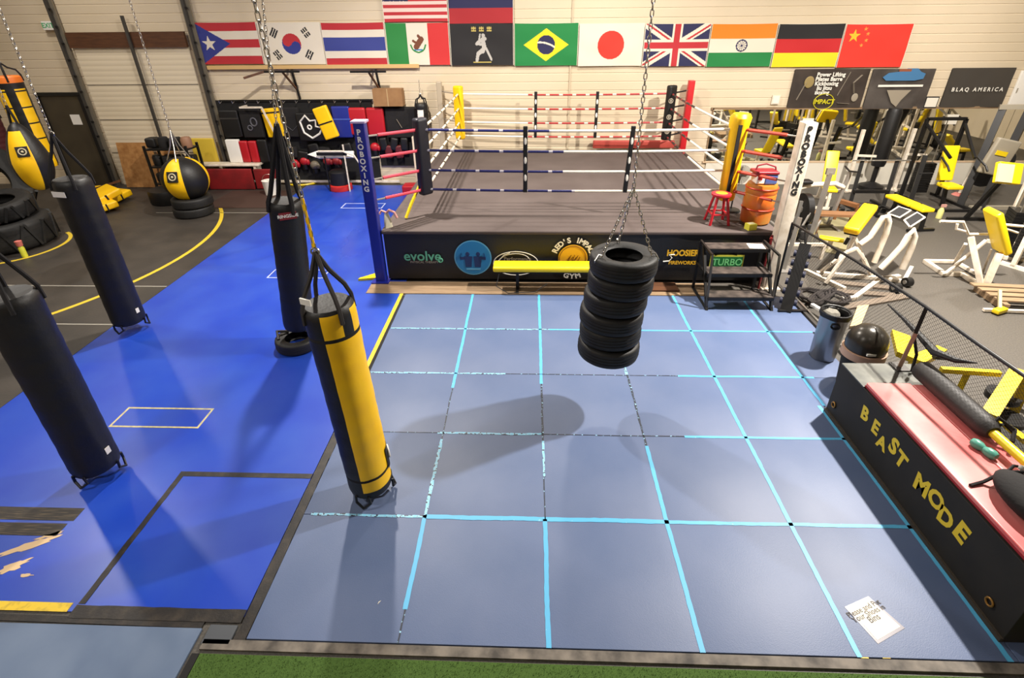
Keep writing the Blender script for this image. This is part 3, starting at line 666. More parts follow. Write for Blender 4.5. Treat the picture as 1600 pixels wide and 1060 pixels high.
# ropes
rope_blue = mat('rope_blue', (28, 32, 96), .45); rope_white = mat('rope_white', (232, 226, 210), .45); rope_red = mat('rope_red', (168, 44, 48), .5)
def two_tone(name, c1, c2, ax, per, frac=.72):
    if name in MATS: return MATS[name]
    m = mat(name, c1, .45); nt = m.node_tree; b = nt.nodes['Principled BSDF']; tc = nt.nodes.new('ShaderNodeTexCoord'); sp = nt.nodes.new('ShaderNodeSeparateXYZ'); nt.links.new(tc.outputs['Object'], sp.inputs[0])
    a = nt.nodes.new('ShaderNodeMath'); a.operation = 'DIVIDE'; a.inputs[1].default_value = per; nt.links.new(sp.outputs[ax], a.inputs[0])
    f = nt.nodes.new('ShaderNodeMath'); f.operation = 'FRACT'; nt.links.new(a.outputs[0], f.inputs[0])
    g = nt.nodes.new('ShaderNodeMath'); g.operation = 'GREATER_THAN'; g.inputs[1].default_value = frac; nt.links.new(f.outputs[0], g.inputs[0])
    mx = nt.nodes.new('ShaderNodeMix'); mx.data_type = 'RGBA'; mx.inputs[6].default_value = rgb(c1); mx.inputs[7].default_value = rgb(c2); nt.links.new(g.outputs[0], mx.inputs[0]); nt.links.new(mx.outputs[2], b.inputs['Base Color']); return m
rb_s = two_tone('rope_blue_flecked', (28, 32, 96), (190, 186, 196), 0, .42, .84); rr_s = two_tone('rope_red_white', (168, 40, 44), (220, 206, 190), 0, .33, .72); rw_s = two_tone('rope_white_black', (222, 210, 190), (34, 32, 34), 1, .55, .8); rk_s = two_tone('rope_black_red', (36, 28, 30), (150, 40, 44), 1, .4, .7)
def rope(p, q, m_parts, name='rope', sag=.03):
    b = MB(); p = Vector(p); q = Vector(q); n = 24
    P = [p.lerp(q, i/n)-Vector((0, 0, sag*4*(i/n)*(1-i/n))) for i in range(n+1)]; k0 = 0
    for fr, m in m_parts:
        k1 = round(fr*n); b.tube(P[k0:k1+1], .022, m, 8); k0 = k1
    return b.build(name, ring)
spx = [('f', .34), ('f', .68)]
for z in RZS:
    zi = RZS.index(z); sp = (.52, .47, .47, .43)[zi]
    fl, fr, bl, br = [Vector((*PD[k], z)) for k in ('FL', 'FR', 'BL', 'BR')]
    rope(fl, fr, ((sp, rb_s), (1, rope_white))).__setitem__('label', 'front rope, blue on the left and white on the right')
    if zi == 3: pass
    rope(bl, br, ((.35, rope_white), (1, rr_s))).__setitem__('label', 'back rope, white then red')
    rope(fl, bl, ((1, rw_s),)).__setitem__('label', 'left rope, white with dark bands')
    rope(fr, br, ((.55, rope_white), (1, rk_s))).__setitem__('label', 'right rope, white then dark')
# rope spacers
def spacer(p, tilt=0):
    b = MB(); b.box((p[0], p[1], 1.93), (.075, .05, 1.12), black_vinyl, rot(0, tilt, 0), bev=.012); o = b.build('rope_spacer', ring)
    bb = MB()
    for zz in (1.63, 1.93, 2.25): bb.ball((p[0]+tilt*(zz-1.93), p[1]-.026, zz), (.024, .006, .06), pr_w)
    bb.build('emblem', o)
FLv, FRv, BLv, BRv = [Vector((*PD[k], 0)) for k in ('FL', 'FR', 'BL', 'BR')]
spacer(FLv.lerp(FRv, .335)); spacer(FLv.lerp(FRv, .67), .04); spacer(BLv.lerp(BRv, .37)); spacer(BLv.lerp(BRv, .66))
b = MB(); b.tube([(-1.95, 9.0, 1.5), (-2.1, 8.8, 1.2), (-2.2, 8.7, .97)], .03, yellow_paint, 6); b.build('corner_tie', ring)

# things on / at the ring
def grouplab(o, g): o['group'] = g
t = thing('stool', 'red wooden stool standing at the right front corner of the ring', 'stool', (3.2, 8.55, .95))
stool_r = mat('stool_red', (186, 30, 44), 0.4)
b = MB(); b.lathe([(0, 0), (.14, 0), (.16, .015), (.16, .045), (.14, .055), (0, .055)], stool_r, (3.2, 8.55, 1.42), n=28); b.build('seat', t)
b = MB(); b.lathe([(0, 0), (.1, 0), (.09, .006), (0, .008)], mat('seat_orange', (240, 130, 30), .5), (3.2, 8.55, 1.475), n=20); b.build('seat_pad', t)
for sx in (-1, 1):
    for sy in (-1, 1):
        b = MB(); b.bar((3.2+sx*.08, 8.55+sy*.08, 1.43), (3.2+sx*.155, 8.55+sy*.155, .95), .035, .035, stool_r, bev=.006); b.build('leg', t)
for sx, sy, ex, ey in ((-1, -1, 1, -1), (-1, 1, 1, 1), (-1, -1, -1, 1), (1, -1, 1, 1)):
    b = MB(); k = .125; b.bar((3.2+sx*k, 8.55+sy*k, 1.13), (3.2+ex*k, 8.55+ey*k, 1.13), .03, .02, stool_r); b.build('rung', t)
t = thing('water_barrel', 'large translucent orange barrel at the right corner of the ring', 'barrel', (3.86, 8.6, .95))
org = mat('barrel_orange', (208, 104, 34), 0.3, c2=(170, 120, 50), scale=3, lo=.4, hi=.7)
b = MB(); b.lathe([(0, 0), (.2, 0), (.235, .03), (.24, .1), (.245, .25), (.235, .26), (.25, .28), (.25, .5), (.24, .52), (.25, .54), (.25, .62), (.23, .68), (0, .68)], org, (3.86, 8.6, .95), n=36); b.build('body', t)
for zz in (1.57, 1.22): b = MB(); b.torus(.25, .012, mat('barrel_red', (200, 60, 34), .4), (3.86, 8.6, zz)); b.build('hoop', t)
t = thing('cool_box', 'small blue and white cool box with a red lid on the orange barrel', 'cool box', (3.86, 8.6, 1.635))
b = MB(); b.box((3.92, 8.58, 1.72), (.2, .26, .16), mat('cooler_blue', (70, 96, 160), .4), bev=.02); b.box((3.76, 8.58, 1.72), (.14, .24, .15), white_plain, bev=.02); b.build('body', t)
b = MB(); b.box((3.84, 8.58, 1.825), (.38, .28, .05), mat('cooler_red', (130, 26, 40), .4), bev=.02); b.build('lid', t)
b = MB(); b.box((3.74, 8.455, 1.74), (.07, .008, .05), red_plastic); b.build('badge', t)
b = MB(); b.tube([(3.69, 8.58, 1.83), (3.71, 8.58, 1.92), (3.84, 8.58, 1.95), (4.0, 8.58, 1.9), (4.02, 8.58, 1.83)], .014, MATS['cooler_red'], 8); b.build('handle', t)
t = thing('small_box', 'small yellow and white box lying by the foot of the orange barrel', 'box', (3.66, 8.24, .95))
b = MB(); b.box((3.66, 8.24, 1.0), (.15, .12, .1), mat('box_lemon', (222, 214, 70), .5), rot(0, 0, .3)); b.build('carton', t); b = MB(); b.box((3.66, 8.24, 1.052), (.1, .08, .006), mat('box_pale', (240, 238, 200), .5), rot(0, 0, .3)); b.build('label_patch', t)
# pedestal fan
t = thing('pedestal_fan', 'grey pedestal fan standing behind the yellow corner pad', 'fan', (3.66, 9.2, .95))
b = MB(); b.lathe([(0, 0), (.17, 0), (.15, .03), (.02, .05), (0, .05)], black_metal, (3.66, 9.2, .95), n=24); b.build('base', t)
b = MB(); b.tube([(3.66, 9.2, 1.0), (3.66, 9.18, 1.52)], .014, black_metal, 8); b.build('pole', t)
b = MB()
Rf = rot(PI/2+.2, 0, .2)
for k in range(9): b.torus(.03+.02*k, .004, dark_steel, (3.66, 9.1, 1.62), Rf, n=24, k=4)
for k in range(24): a = 2*PI*k/24; b.tube([Rf @ Vector((.03*cos(a), .03*sin(a), .02))+Vector((3.66, 9.1, 1.62)), Rf @ Vector((.19*cos(a), .19*sin(a), 0))+Vector((3.66, 9.1, 1.62))], .0025, dark_steel, 4)
b.build('cage', t)
b = MB()
for k in range(4):
    a = PI/2*k; b.box(Rf @ Vector((.09*cos(a), .09*sin(a), 0))+Vector((3.66, 9.13, 1.62)), (.13, .09, .005), gray_metal, Rf @ rot(.3, 0, a))
b.ball((3.66, 9.16, 1.62), (.05, .07, .05), dark_steel); b.build('blades', t)
# towel on the left rope post bottom
t = MB(); q = at_y(606, 335, 8.25)
t.lathe([(.0, .0), (.07, .0), (.06, .1), (.035, .22), (.02, .26), (0, .27)], mat('towel', (206, 200, 176), .9), (-2.42, 8.3, .95), n=14, disp=lambda u, a: .012*sin(3*a+u*4)); t.tube([(-2.42, 8.3, 1.2), (-2.36, 8.27, 1.26), (-2.28, 8.27, 1.22), (-2.24, 8.27, 1.12)], .022, mat('towel_pink', (220, 160, 150), .8), 8); t.tube([(-2.42, 8.3, 1.2), (-2.5, 8.3, 1.24), (-2.54, 8.3, 1.18)], .02, MATS['towel_pink'], 8)
tag(t.build('towel'), 'bunched pale towel with pink edge on the left front corner of the ring', 'towel')
t = MB(); t.prism([(0, 0), (.32, .06), (.36, .2), (.26, .26), (.02, .05)], .04, yellow_pad, None, (-3.02, 8.1, .014)); tag(t.build('foam_wedge'), 'bright yellow wedge on the blue floor at the foot of the blue post', 'wedge')
# yellow bench in front of skirt
t = thing('weight_bench', 'long flat yellow bench in front of the ring skirt behind the tires', 'bench', (.5, 7.82, 0))
b = MB(); b.box((.4, 7.82, .44), (2.0, .30, .09), yellow_pad, bev=.035); b.build('seat_pad', t)
b = MB(); b.box((.4, 7.82, .38), (1.8, .2, .03), black_metal); b.bar((-.2, 7.82, .37), (-.2, 7.82, .02), .05, .05, black_metal); b.bar((1.1, 7.82, .37), (1.1, 7.82, .02), .05, .05, black_metal); b.bar((-.2, 7.65, .03), (-.2, 8.0, .03), .05, .04, black_metal); b.bar((1.1, 7.65, .03), (1.1, 8.0, .03), .05, .04, black_metal)
b.build('frame', t); b = MB(); b.tube([(-.5, 7.7, .36), (-.55, 7.66, .15), (-.35, 7.62, .04), (.1, 7.64, .06), (.3, 7.68, .2)], .008, dark_steel, 6); b.build('cable', t)
t = MB(); t.box((1.9, 7.9, .035), (1.2, .3, .03), brown_wood); tag(t.build('plank'), 'dark plank on the plywood in front of the ring', 'plank')
# steps
t = thing('steps', 'black metal steps up to the ring with a sheet of paper on top', 'steps', (3.27, 7.55, 0))
dkt = mat('step_tread', (40, 34, 32), .5, c2=(84, 74, 68), scale=7)
for k, (y, z) in enumerate(((7.28, .23), (7.5, .53), (7.75, .84))):
    b = MB(); b.box((3.27, y, z), (.98, .26, .03), dkt); b.box((3.27, y-.13, z-.02), (1.0, .02, .05), black_metal); b.build('tread', t)
for x in (2.77, 3.77):
    b = MB(); b.bar((x, 7.12, 0.0), (x, 7.72, .86), .04, .04, black_metal); b.bar((x, 7.9, 0), (x, 7.9, .86), .04, .04, black_metal); b.bar((x, 7.12, .02), (x, 7.9, .02), .04, .04, black_metal); b.bar((x, 7.45, .5), (x, 7.9, .5), .03, .03, black_metal); b.bar((x, 7.3, .88), (x, 7.9, .88), .03, .03, black_metal); b.bar((x, 7.3, .88), (x, 7.16, .05), .03, .03, dark_steel); b.build('side_frame', t)
b = MB(); b.box((3.58, 7.72, .859), (.24, .2, .004), paper, rot(0, 0, -.1)); o = b.build('paper_sheet'); tag(o, 'white sheet of paper on the top step', 'paper')
# red tubes at the corner
t = MB(); 
for x, y in ((3.86, 7.9), (3.92, 8.02)): t.tube([(x, y, .02), (x+.02, y, .93)], .018, mat('dark_red', (120, 24, 28), .4), 8)
t.bar((3.86, 7.9, .9), (3.92, 8.02, .9), .02, .02, MATS['dark_red']); tag(t.build('red_bracket'), 'dark red metal bracket between the steps and the white post', 'bracket')
# padded bag leaning
t = thing('ankle_weight_rack', 'leaning black rack of strapped dark blue weights beside the steps', 'weight rack', (4.02, 7.3, 0))
p, q = Vector((3.97, 7.1, .03)), Vector((4.27, 7.6, .95)); b = MB(); b.bar(p, q, .16, .05, black_metal); b.tube([q, q+Vector((.0, .12, .22))], .02, black_metal, 6); b.bar((3.86, 7.1, .04), (4.3, 7.1, .04), .05, .03, black_metal); b.build('frame', t)
for k in range(6):
    c = p.lerp(q, .15+.14*k); R = frame(q-p); b = MB(); b.tube([c+R @ Vector((-.12, -.03, 0)), c+R @ Vector((.12, -.03, 0))], .052, mat('weight_navy', (34, 36, 58), .6), 10); b.box(c+R @ Vector((.05, -.085, 0)), (.06, .01, .04), mat('weight_tag', (150, 150, 160), .5), R); b.build('wrapped_weight', t)

# ================================================================== HANGING BAGS
def heavy_bag(label, p0, p1, r, top_z, fn, body_m, strap_m=black_cloth, logo=None, cap=True, group='heavy bags on chains', chain_top=None, swivel=0.55, cat='punching bag', name='heavy_bag', loops=True, seed=0, strap_r=.018):
    p0 = Vector(p0); p1 = Vector(p1); d = p1-p0; L = d.length; ax = d.normalized(); R = frame(d)
    t = thing(name, label, cat, (p0.x, p0.y, 0), group)
    prof = [(0, 0), (r*.75, .005), (r*.95, .03), (r, .08)] + [(r*(1+.006*sin(k)), .08+(L-.16)*k/60) for k in range(1, 60)] + [(r, L-.08), (r*.97, L-.03), (r*.85, L-.005), (0, L-.02)]
    b = MB(); b.lathe(prof, body_m, p0, R, 40, fn=fn, disp=lambda u, a: .006*noise.noise(Vector((cos(a)*2, sin(a)*2, u*5+seed))) if 0.02 < u < .98 else 0); body = b.build('body', t)
    sw = p1+ax*swivel
    for k in range(4):
        a = PI/4+PI/2*k; e = R @ Vector((r*cos(a), r*sin(a), 0)); b = MB()
        b.tube([p1-ax*.12+e*1.03, p1+e*1.0, p1+ax*.1+e*.82, p1.lerp(sw, .6)+e*.35, sw], strap_r, strap_m, 6); b.build('strap', t)
    b = MB(); b.torus(.03, .007, steel, sw, R @ rot(PI/2)); b.build('carabiner', t)
    ct = Vector(chain_top) if chain_top else sw + ax*((top_z-sw.z)/ax.z)
    b = MB(); chain(b, sw+ax*.02, ct, steel, .062, .0045, .013); b.build('chain', t)
    if loops:
        for k in range(3):
            a = PI/2*k*1.33+.4; e = R @ Vector((r*.8*cos(a), r*.8*sin(a), 0)); b = MB(); tt = R @ Vector((-sin(a), cos(a), 0))
            q = p0+e; b.tube([q-tt*.06+ax*.06+e*.22, q-tt*.07-ax*.02+e*.2, q-ax*.07+e*.35, q+tt*.07-ax*.02+e*.2, q+tt*.06+ax*.06+e*.22], .013, black_vinyl, 6); b.build('bottom_loop', t)
    return t, R, body
# yellow and black bag
camdir = math.atan2(-3.46, 1.5)
def yfn(t, a):
    d = (a-YA) % (2*PI)
    in_y = d < rad(165)
    if t > .965: return black_vinyl
    if .86 < t < .885: return black_cloth
    if t >= .885: return yellow_vinyl if (rad(4) < d < rad(50) or rad(78) < d < rad(160)) else black_vinyl
    if .115 < t < .13: return black_cloth
    return yellow_vinyl if in_y and t > .06 else black_vinyl
p0, p1 = Vector((-1.49, 3.46, .13)), Vector((-1.56, 3.46, 2.12)); YA = 0
Rb = frame(p1-p0)
# angle of the screen-left boundary of the yellow panel, measured in the bag's own frame
def bag_angle(world_ang, R): v = R.transposed() @ Vector((cos(world_ang), sin(world_ang), 0)); return math.atan2(v.y, v.x)
YA = bag_angle(camdir-rad(26), Rb)
# direction of increasing own angle must run to the right of the picture
t, R, body = heavy_bag('yellow and black two-tone heavy bag hanging over the grey-blue mats', p0, p1, .20, 5.6, yfn, black_vinyl, swivel=.42, strap_m=mat('strap_dark', (44, 40, 40), .7), seed=1)
b = MB(); a = YA+rad(118); 
for (w, h, m, off) in ((.13, .24, black_vinyl, .004), ):
    vs = []
    for j in range(7):
        for i in range(7):
            aa = a+(i/6-.5)*w/.2*1.6; z = .23+h*j/6; vs.append(p0+R @ Vector(((.2+off+.004)*cos(aa), (.2+off+.004)*sin(aa), z)))
    b.add(vs, [(j*7+i, j*7+i+1, j*7+i+8, j*7+i+7) for j in range(6) for i in range(6)], m, True)
cc = p0+R @ Vector((.213*cos(a), .213*sin(a), .35)); nn = R @ Vector((cos(a), sin(a), 0)); b.torus(.055, .009, pr_w, cc, frame(nn)); b.torus(.03, .006, yellow_vinyl, cc, frame(nn)); b.build('logo_patch', t)
aa = YA-rad(20); cc = p1+R @ Vector((.2*cos(aa), .2*sin(aa), .1)); b = MB(); b.box(cc, (.1, .012, .05), pr_w, frame(R @ Vector((cos(aa), sin(aa), 0))) @ rot(PI/2)); b.build('strap_label', t)
b = MB(); sw = p1+(p1-p0).normalized()*.46; b.tube([sw, sw+(p1-p0).normalized()*.36], .013, yellow_vinyl, 6); b.build('yellow_strap', t)
# black bags
kfn = lambda t, a: black_vinyl
def white_tag(t, p0, R, r, ang, z, w=.05, h=.07):
    aa = bag_angle(ang, R); n = R @ Vector((cos(aa), sin(aa), 0)); cc = p0+R @ Vector(((r+.006)*cos(aa), (r+.006)*sin(aa), z)); b = MB(); b.box(cc, (w, h, .006), pr_w, frame(n)); b.build('tag', t)
p0 = Vector((-4.32, 3.64, .12)); p1 = Vector((-4.32, 3.64, 2.08)); t, R, _ = heavy_bag('large black heavy bag cut by the left picture edge, nearest the camera', p0, p1, .205, 5.6, kfn, black_vinyl, seed=2)
white_tag(t, p0, R, .205, rad(-5), .24)
p0 = Vector((-5.93, 6.42, .14)); p1 = Vector((-5.93, 6.42, 2.3)); t, R, _ = heavy_bag('black heavy bag with a white brand tag, farthest left of the black ones', p0, p1, .215, 5.8, kfn, black_vinyl, seed=3)
white_tag(t, p0, R, .215, rad(-10), .22); white_tag(t, p0, R, .215, rad(-100), 2.0, .2, .07)
p0 = Vector((-3.2, 6.06, .3)); p1 = Vector((-3.0, 6.06, 2.12)); t, R, _ = heavy_bag('black heavy bag with a small red and white mark, hanging behind the yellow one', p0, p1, .20, 5.8, kfn, black_vinyl, seed=4, swivel=.9, loops=False, strap_r=.03)
aa = bag_angle(rad(-62), R); b = MB(); n = R @ Vector((cos(aa), sin(aa), 0)); cc = p0+R @ Vector((.208*cos(aa), .208*sin(aa), 1.7))
b.box(cc, (.2, .09, .006), mat('mark_red', (120, 30, 34), .5), frame(n)); text(b, 'RINGSIDE', cc+n*.006, .055, pr_w, frame(n), .03); b.build('brand_patch', t)
# tire under it
def tire(mb, c, R0, w, m, R=None, tread=0, rim=.55):
    prof = []; r0 = R0*rim
    pts = [(r0, -w*.38), (r0+.01, -w*.42), (R0*.8, -w*.5), (R0*.93, -w*.48), (R0*.985, -w*.40), (R0, -w*.3), (R0, w*.3), (R0*.985, w*.40), (R0*.93, w*.48), (R0*.8, w*.5), (r0+.01, w*.42), (r0, w*.38), (r0*1.06, w*.3), (R0*.85, w*.36), (R0*.9, w*.25), (R0*.9, -w*.25), (R0*.85, -w*.36), (r0*1.06, -w*.3), (r0, -w*.38)]
    mb.lathe(pts, m, c, R, 48)
    for zz in (-.18, 0, .18): mb.torus(R0+.001, .004, black_matte, Vector(c)+(R @ Vector((0, 0, w*zz)) if R is not None else Vector((0, 0, w*zz))), R, 40, 4)
    if tread:
        for k in range(tread):
            a = 2*PI*k/tread; v = Vector((R0*.99*cos(a), R0*.99*sin(a), 0)); Rz = rot(0, 0, a); Rr = (R @ Rz) if R is not None else Rz
            mb.box(Vector(c)+(R @ v if R is not None else v), (.05*R0*1.6, .045, w*.9), m, Rr @ rot(.35 if k % 2 else -.35))
b = MB(); tire(b, (-3.25, 6.02, .10), .29, .17, rubber_tire); b.tube([(-3.45, 5.9, .19), (-3.5, 6.0, .26), (-3.4, 6.12, .19)], .02, dark_steel, 6); tag(b.build('tire'), 'old car tire lying on the blue floor under the rear black bag', 'tire')
# hanging tire stack
tx, ty, zt = .945, 4.86, 1.95
t = thing('hanging_tire_bag', 'stack of six black tires hung on chains over the grey-blue mats', 'tire bag', (tx, ty, 0))
offs = [(-.06, .0, .05), (-.055, .01, -.04), (-.06, 0, .06), (-.035, 0, -.03), (.0, .0, .03), (.012, 0, 0)]
TW = .203
for k in range(6):
    b = MB(); ox, oy, tl = offs[k]; c = (tx+ox, ty+oy, zt-TW*(5.5-k)); tire(b, c, .335+.012*(k == 5)-.006*(k % 2), TW, rubber_tire, rot(tl*.5, tl*.6)); b.build('tire', t)
top = Vector((.99, 4.86, 3.12))
for a in (rad(205), rad(95), rad(-15)):
    e = Vector((tx+.012+.27*cos(a), ty+.27*sin(a), zt)); b = MB(); chain(b, e, Vector((.985, 4.86, 2.62)), steel, .06, .005, .013); b.tube([e+Vector((.0, 0, .02)), e+Vector((.03*cos(a), .03*sin(a), .03)), e+Vector((.07*cos(a), .07*sin(a), -.03)), e+Vector((.05*cos(a), .05*sin(a), -.1))], .008, steel, 6); b.build('chain', t)
b = MB(); chain(b, (.985, 4.86, 2.62), (.985, 4.86, 5.8), steel, .06, .005, .013); b.build('chain', t)

# ================================================================== LEFT SIDE
ypanel = yellow_vinyl
def seg_ball(label, c, rx, rz, name, n=8, off=0.0, group='ball-shaped punching bags', drop=False, chain_to=None, ycut=(.1, .9)):
    c = Vector(c); t = thing(name, label, 'punching bag', (c.x, c.y, 0), group); b = MB(); k = 24; prof = []
    for i in range(k+1):
        th = PI*i/k; z = -cos(th); r = sin(th)
        if drop: r = r*(1-.30*max(0, z)) * (1.0) ; z = z*(1.0 if z < 0 else 1.2)
        prof.append((max(r*rx, 0), z*rz))
    def fn(u, a):
        s = ((a-off) % (2*PI))/(2*PI)*n; fr = s % 2
        return yellow_vinyl if (.12 < fr < .92 and ycut[0] < u < ycut[1]) else black_vinyl
    b.lathe(prof, black_vinyl, c, None, 64, fn=fn); b.build('body', t); return t
def face_patch(t, c, ang, el, r, s, m=black_vinyl):
    n = Vector((cos(ang)*cos(el), sin(ang)*cos(el), sin(el))); q = Vector(c)+n*r; R = frame(n); b = MB(); b.box(q, (s, s, .012), m, R, bev=.005); b.torus(s*.3, s*.06, mat('patch_ring', (190, 180, 150), .5), q+n*.008, R); b.ball(q+n*.008, (s*.12, s*.12, s*.12), MATS['patch_ring']); b.build('logo_patch', t)
bc = (-8.08, 11.75, .86); ca = math.atan2(-11.75, 8.08)
t = seg_ball('big yellow and black ball bag resting on a pair of tires', bc, .50, .50, 'wrecking_ball_bag', 6, ca-rad(62))
face_patch(t, bc, ca-rad(30), rad(18), .50, .24)
b = MB()
for k in range(4): a = PI/2*k+.3; b.tube([Vector(bc)+Vector((.25*cos(a), .25*sin(a), .44)), Vector(bc)+Vector((.1*cos(a), .1*sin(a), .75)), Vector(bc)+Vector((0, 0, 1.1))], .012, steel, 6)
b.build('strap', t); b = MB(); chain(b, Vector(bc)+Vector((0, 0, 1.1)), Vector(bc)+Vector((0, 0, 4.6)), steel, .09, .006, .018); b.build('chain', t)
for k, zz in enumerate((.12, .34)):
    b = MB(); tire(b, (-8.08+.03*k, 11.72, zz), .44, .22, rubber_tire); tag(b.build('tire'), 'black tire under the big yellow and black ball bag, ' + ('bottom of the pair' if k == 0 else 'top of the pair'), 'tire', 'tires under the ball bag')
# teardrop bag
tcn = at_y(46, 246, 9.3); ca = math.atan2(-9.3, 9.0)
t = seg_ball('yellow and black teardrop bag hanging in front of the tractor tire', (tcn.x, tcn.y, tcn.z-.05), .31, .56, 'teardrop_bag', 4, ca-rad(70), drop=True, ycut=(.08, .80))
face_patch(t, (tcn.x, tcn.y, tcn.z+.08), ca-rad(12), rad(14), .285, .18)
b = MB(); tp = Vector((tcn.x, tcn.y, tcn.z+.55)); b.tube([tp+Vector((-.08, 0, -.05)), tp+Vector((0, 0, .35))], .02, black_cloth); b.tube([tp+Vector((.08, 0, -.05)), tp+Vector((0, 0, .35))], .02, black_cloth); b.build('strap', t)
b = MB(); chain(b, tp+Vector((0, 0, .35)), tp+Vector((0, 0, 3)), steel, .09, .006, .018); b.build('chain', t)
# tall yellow/black bag at left edge top
q0 = at_y(72, 262, 11.4); q1 = at_y(14, 118, 11.4); q1.x = q0.x-.02
def bfn(t, a):
    d = (a-BA) % (2*PI)
    return orange_m if t > .93 else (black_vinyl if (t*6 % 1) < .10 or t > .86 else (yellow_vinyl if d < rad(60) or rad(95) < d < rad(150) or rad(200) < d < rad(300) else black_vinyl))
orange_m = mat('orange_pad', (236, 120, 30), .5); BA = bag_angle(math.atan2(-11.4, 9.9)-rad(80), frame(q1-q0))
heavy_bag('tall yellow and black striped bag with an orange top, hanging at the left edge', q0, q1, .25, 5.8, bfn, black_vinyl, seed=9, loops=False, swivel=.25)
# maroon bag far left
q0 = at_y(-6, 250, 12.4); b = 0
t, R, _ = heavy_bag('dark maroon bag at the left edge, partly hidden by the teardrop bag', (q0.x, 12.4, .9), (q0.x, 12.4, 2.2), .42, 5.8, lambda t, a: mat('maroon', (70, 24, 30), .5), black_vinyl, seed=5, loops=False)
# tractor tires
b = MB(); tire(b, (-10.9, 9.75, .30), .84, .55, rubber_tire, None, tread=26); tag(b.build('tractor_tire'), 'huge tractor tire lying flat on the black floor inside the small circle line', 'tire')
b = MB(); tire(b, (-12.3, 11.0, .92), .92, .5, rubber_tire, rot(rad(70), 0, rad(50)), tread=26); tag(b.build('tractor_tire'), 'tractor tire standing upright at the far left edge behind the flat one', 'tire')
b = MB(); tire(b, (-10.95, 9.9, .78), .62, .34, rubber_tire, rot(.1, .06), tread=20); tag(b.build('tire'), 'truck tire stacked on top of the huge tractor tire', 'tire')
t = thing('spray_bottle', 'small yellow bottle with a pink cap standing on the black floor by the tires', 'bottle', (*at_z(40, 402)[:2], .01)); q = at_z(40, 402)
b = MB(); b.lathe([(0, .01), (.05, .01), (.05, .2), (.03, .24), (0, .24)], mat('bottle_lime', (200, 200, 60), .4), (q.x, q.y, 0), n=16); b.build('body', t); b = MB(); b.lathe([(0, .24), (.05, .24), (.06, .34), (0, .36)], mat('bottle_pink', (200, 110, 100), .5), (q.x, q.y, 0), n=14); b.build('cap', t)
# folded yellow mat pile
t = thing('folded_crash_mat', 'folded yellow and black pads lying on the black floor by the dark door', 'pad', (-10.9, 12.4, 0))
for k, (x, y, z, sx, sy, rz, rx) in enumerate(((-10.95, 12.75, .16, 1.0, .6, -.3, .15), (-10.7, 12.25, .3, .8, .7, -.6, .3), (-10.45, 11.9, .16, .55, .5, -.6, .12), (-11.5, 12.9, .2, .5, .3, .5, .4))):
    b = MB(); b.box((x, y, z), (sx, sy, .16), yellow_vinyl, rot(rx, 0, rz), bev=.04); o = b.build('pad', t); b = MB(); b.box((x, y, z-.01), (sx+.015, sy*.06, .175), black_cloth, rot(rx, 0, rz)); b.build('strap', o)
b = MB(); b.bar((-11.9, 12.3, .15), (-10.6, 12.9, .5), .05, .05, brown_wood); tag(b.build('stick'), 'short wooden stick lying across the folded yellow pads', 'stick')
# OSB board and stuff by the roller door
osb = mat('osb_board', (176, 128, 74), .8, c2=(146, 98, 50), scale=9, detail=6)
b = MB(); b.box((-10.85, 14.05, .62), (.98, .04, 1.2), osb, rot(-.14)); tag(b.build('particle_board'), 'particle board sheet leaning on the roller door behind the yellow pads', 'board')
b = MB(); b.box((-10.0, 14.0, .62), (.5, .04, 1.2), osb, rot(-.14, .12)); tag(b.build('particle_board'), 'narrow particle board sheet leaning beside the wider one', 'board')
t = thing('equipment_rack', 'dark rack loaded with black gear in front of the roller door', 'rack', (-9.4, 13.5, 0))
b = MB()
for x in (-9.95, -8.85):
    for y in (13.25, 13.75): b.bar((x, y, 0), (x, y, 1.3), .05, .05, black_metal)
for z in (.3, .75, 1.2): b.box((-9.4, 13.5, z), (1.15, .52, .04), black_metal)
b.build('frame', t)
rr = random.Random(5)
lab = ['lowest shelf', 'middle shelf', 'top shelf']
for s_, z in enumerate((.32, .77, 1.22)):
    for k in range(4):
        x = -9.85+.3*k; b = MB(); m = (black_vinyl, black_cloth, blue_vinyl if s_ == 0 else black_cloth, mat('tan_item', (150, 110, 84), .6) if s_ == 2 and k == 3 else black_vinyl)[k]
        if (k+s_) % 2: b.lathe([(0, 0), (.12, 0), (.13, .04), (.13, .2), (.1, .26), (0, .26)], m, (x, 13.5, z), n=18)
        else: b.box((x, 13.5, z+.13), (.24, .3, .24), m, rot(0, 0, rr.uniform(-.3, .3)), bev=.05)
        tag(b.build('gear_bag' if not (k+s_) % 2 else 'medicine_ball_canister'), ('dark gear bag' if not (k+s_) % 2 else 'round dark canister') + ' on the ' + lab[s_] + ' of the rack, place ' + ['at the left end', 'left of the middle', 'right of the middle', 'at the right end'][k], 'gear', 'gear on the dark rack')
for k, zz in enumerate((.03, .17, .31)):
    pass
b = MB(); b.lathe([(0, .0), (.42, .0), (.44, .05), (.44, .3), (.42, .35), (0, .36)], black_vinyl, (-9.3, 12.7, .0), n=28); tag(b.build('plate_drum'), 'low round black drum standing before the dark rack', 'drum')
b = MB(); b.box((-8.98, 14.22, .95), (.66, .07, .72), mat('dull_yellow_pad', (206, 176, 56), .5), bev=.03); tag(b.build('exercise_mat'), 'dull yellow pad leaning on the roller door above the white board', 'pad')
b = MB(); b.box((-8.55, 14.0, .66), (2.35, .34, .05), white_paint, bev=.01); b.box((-9.6, 14.0, .32), (.06, .3, .64), white_paint); b.box((-7.5, 14.0, .32), (.06, .3, .64), white_paint); tag(b.build('shelf_board'), 'long white board shelf along the wall above the red pads', 'shelf')
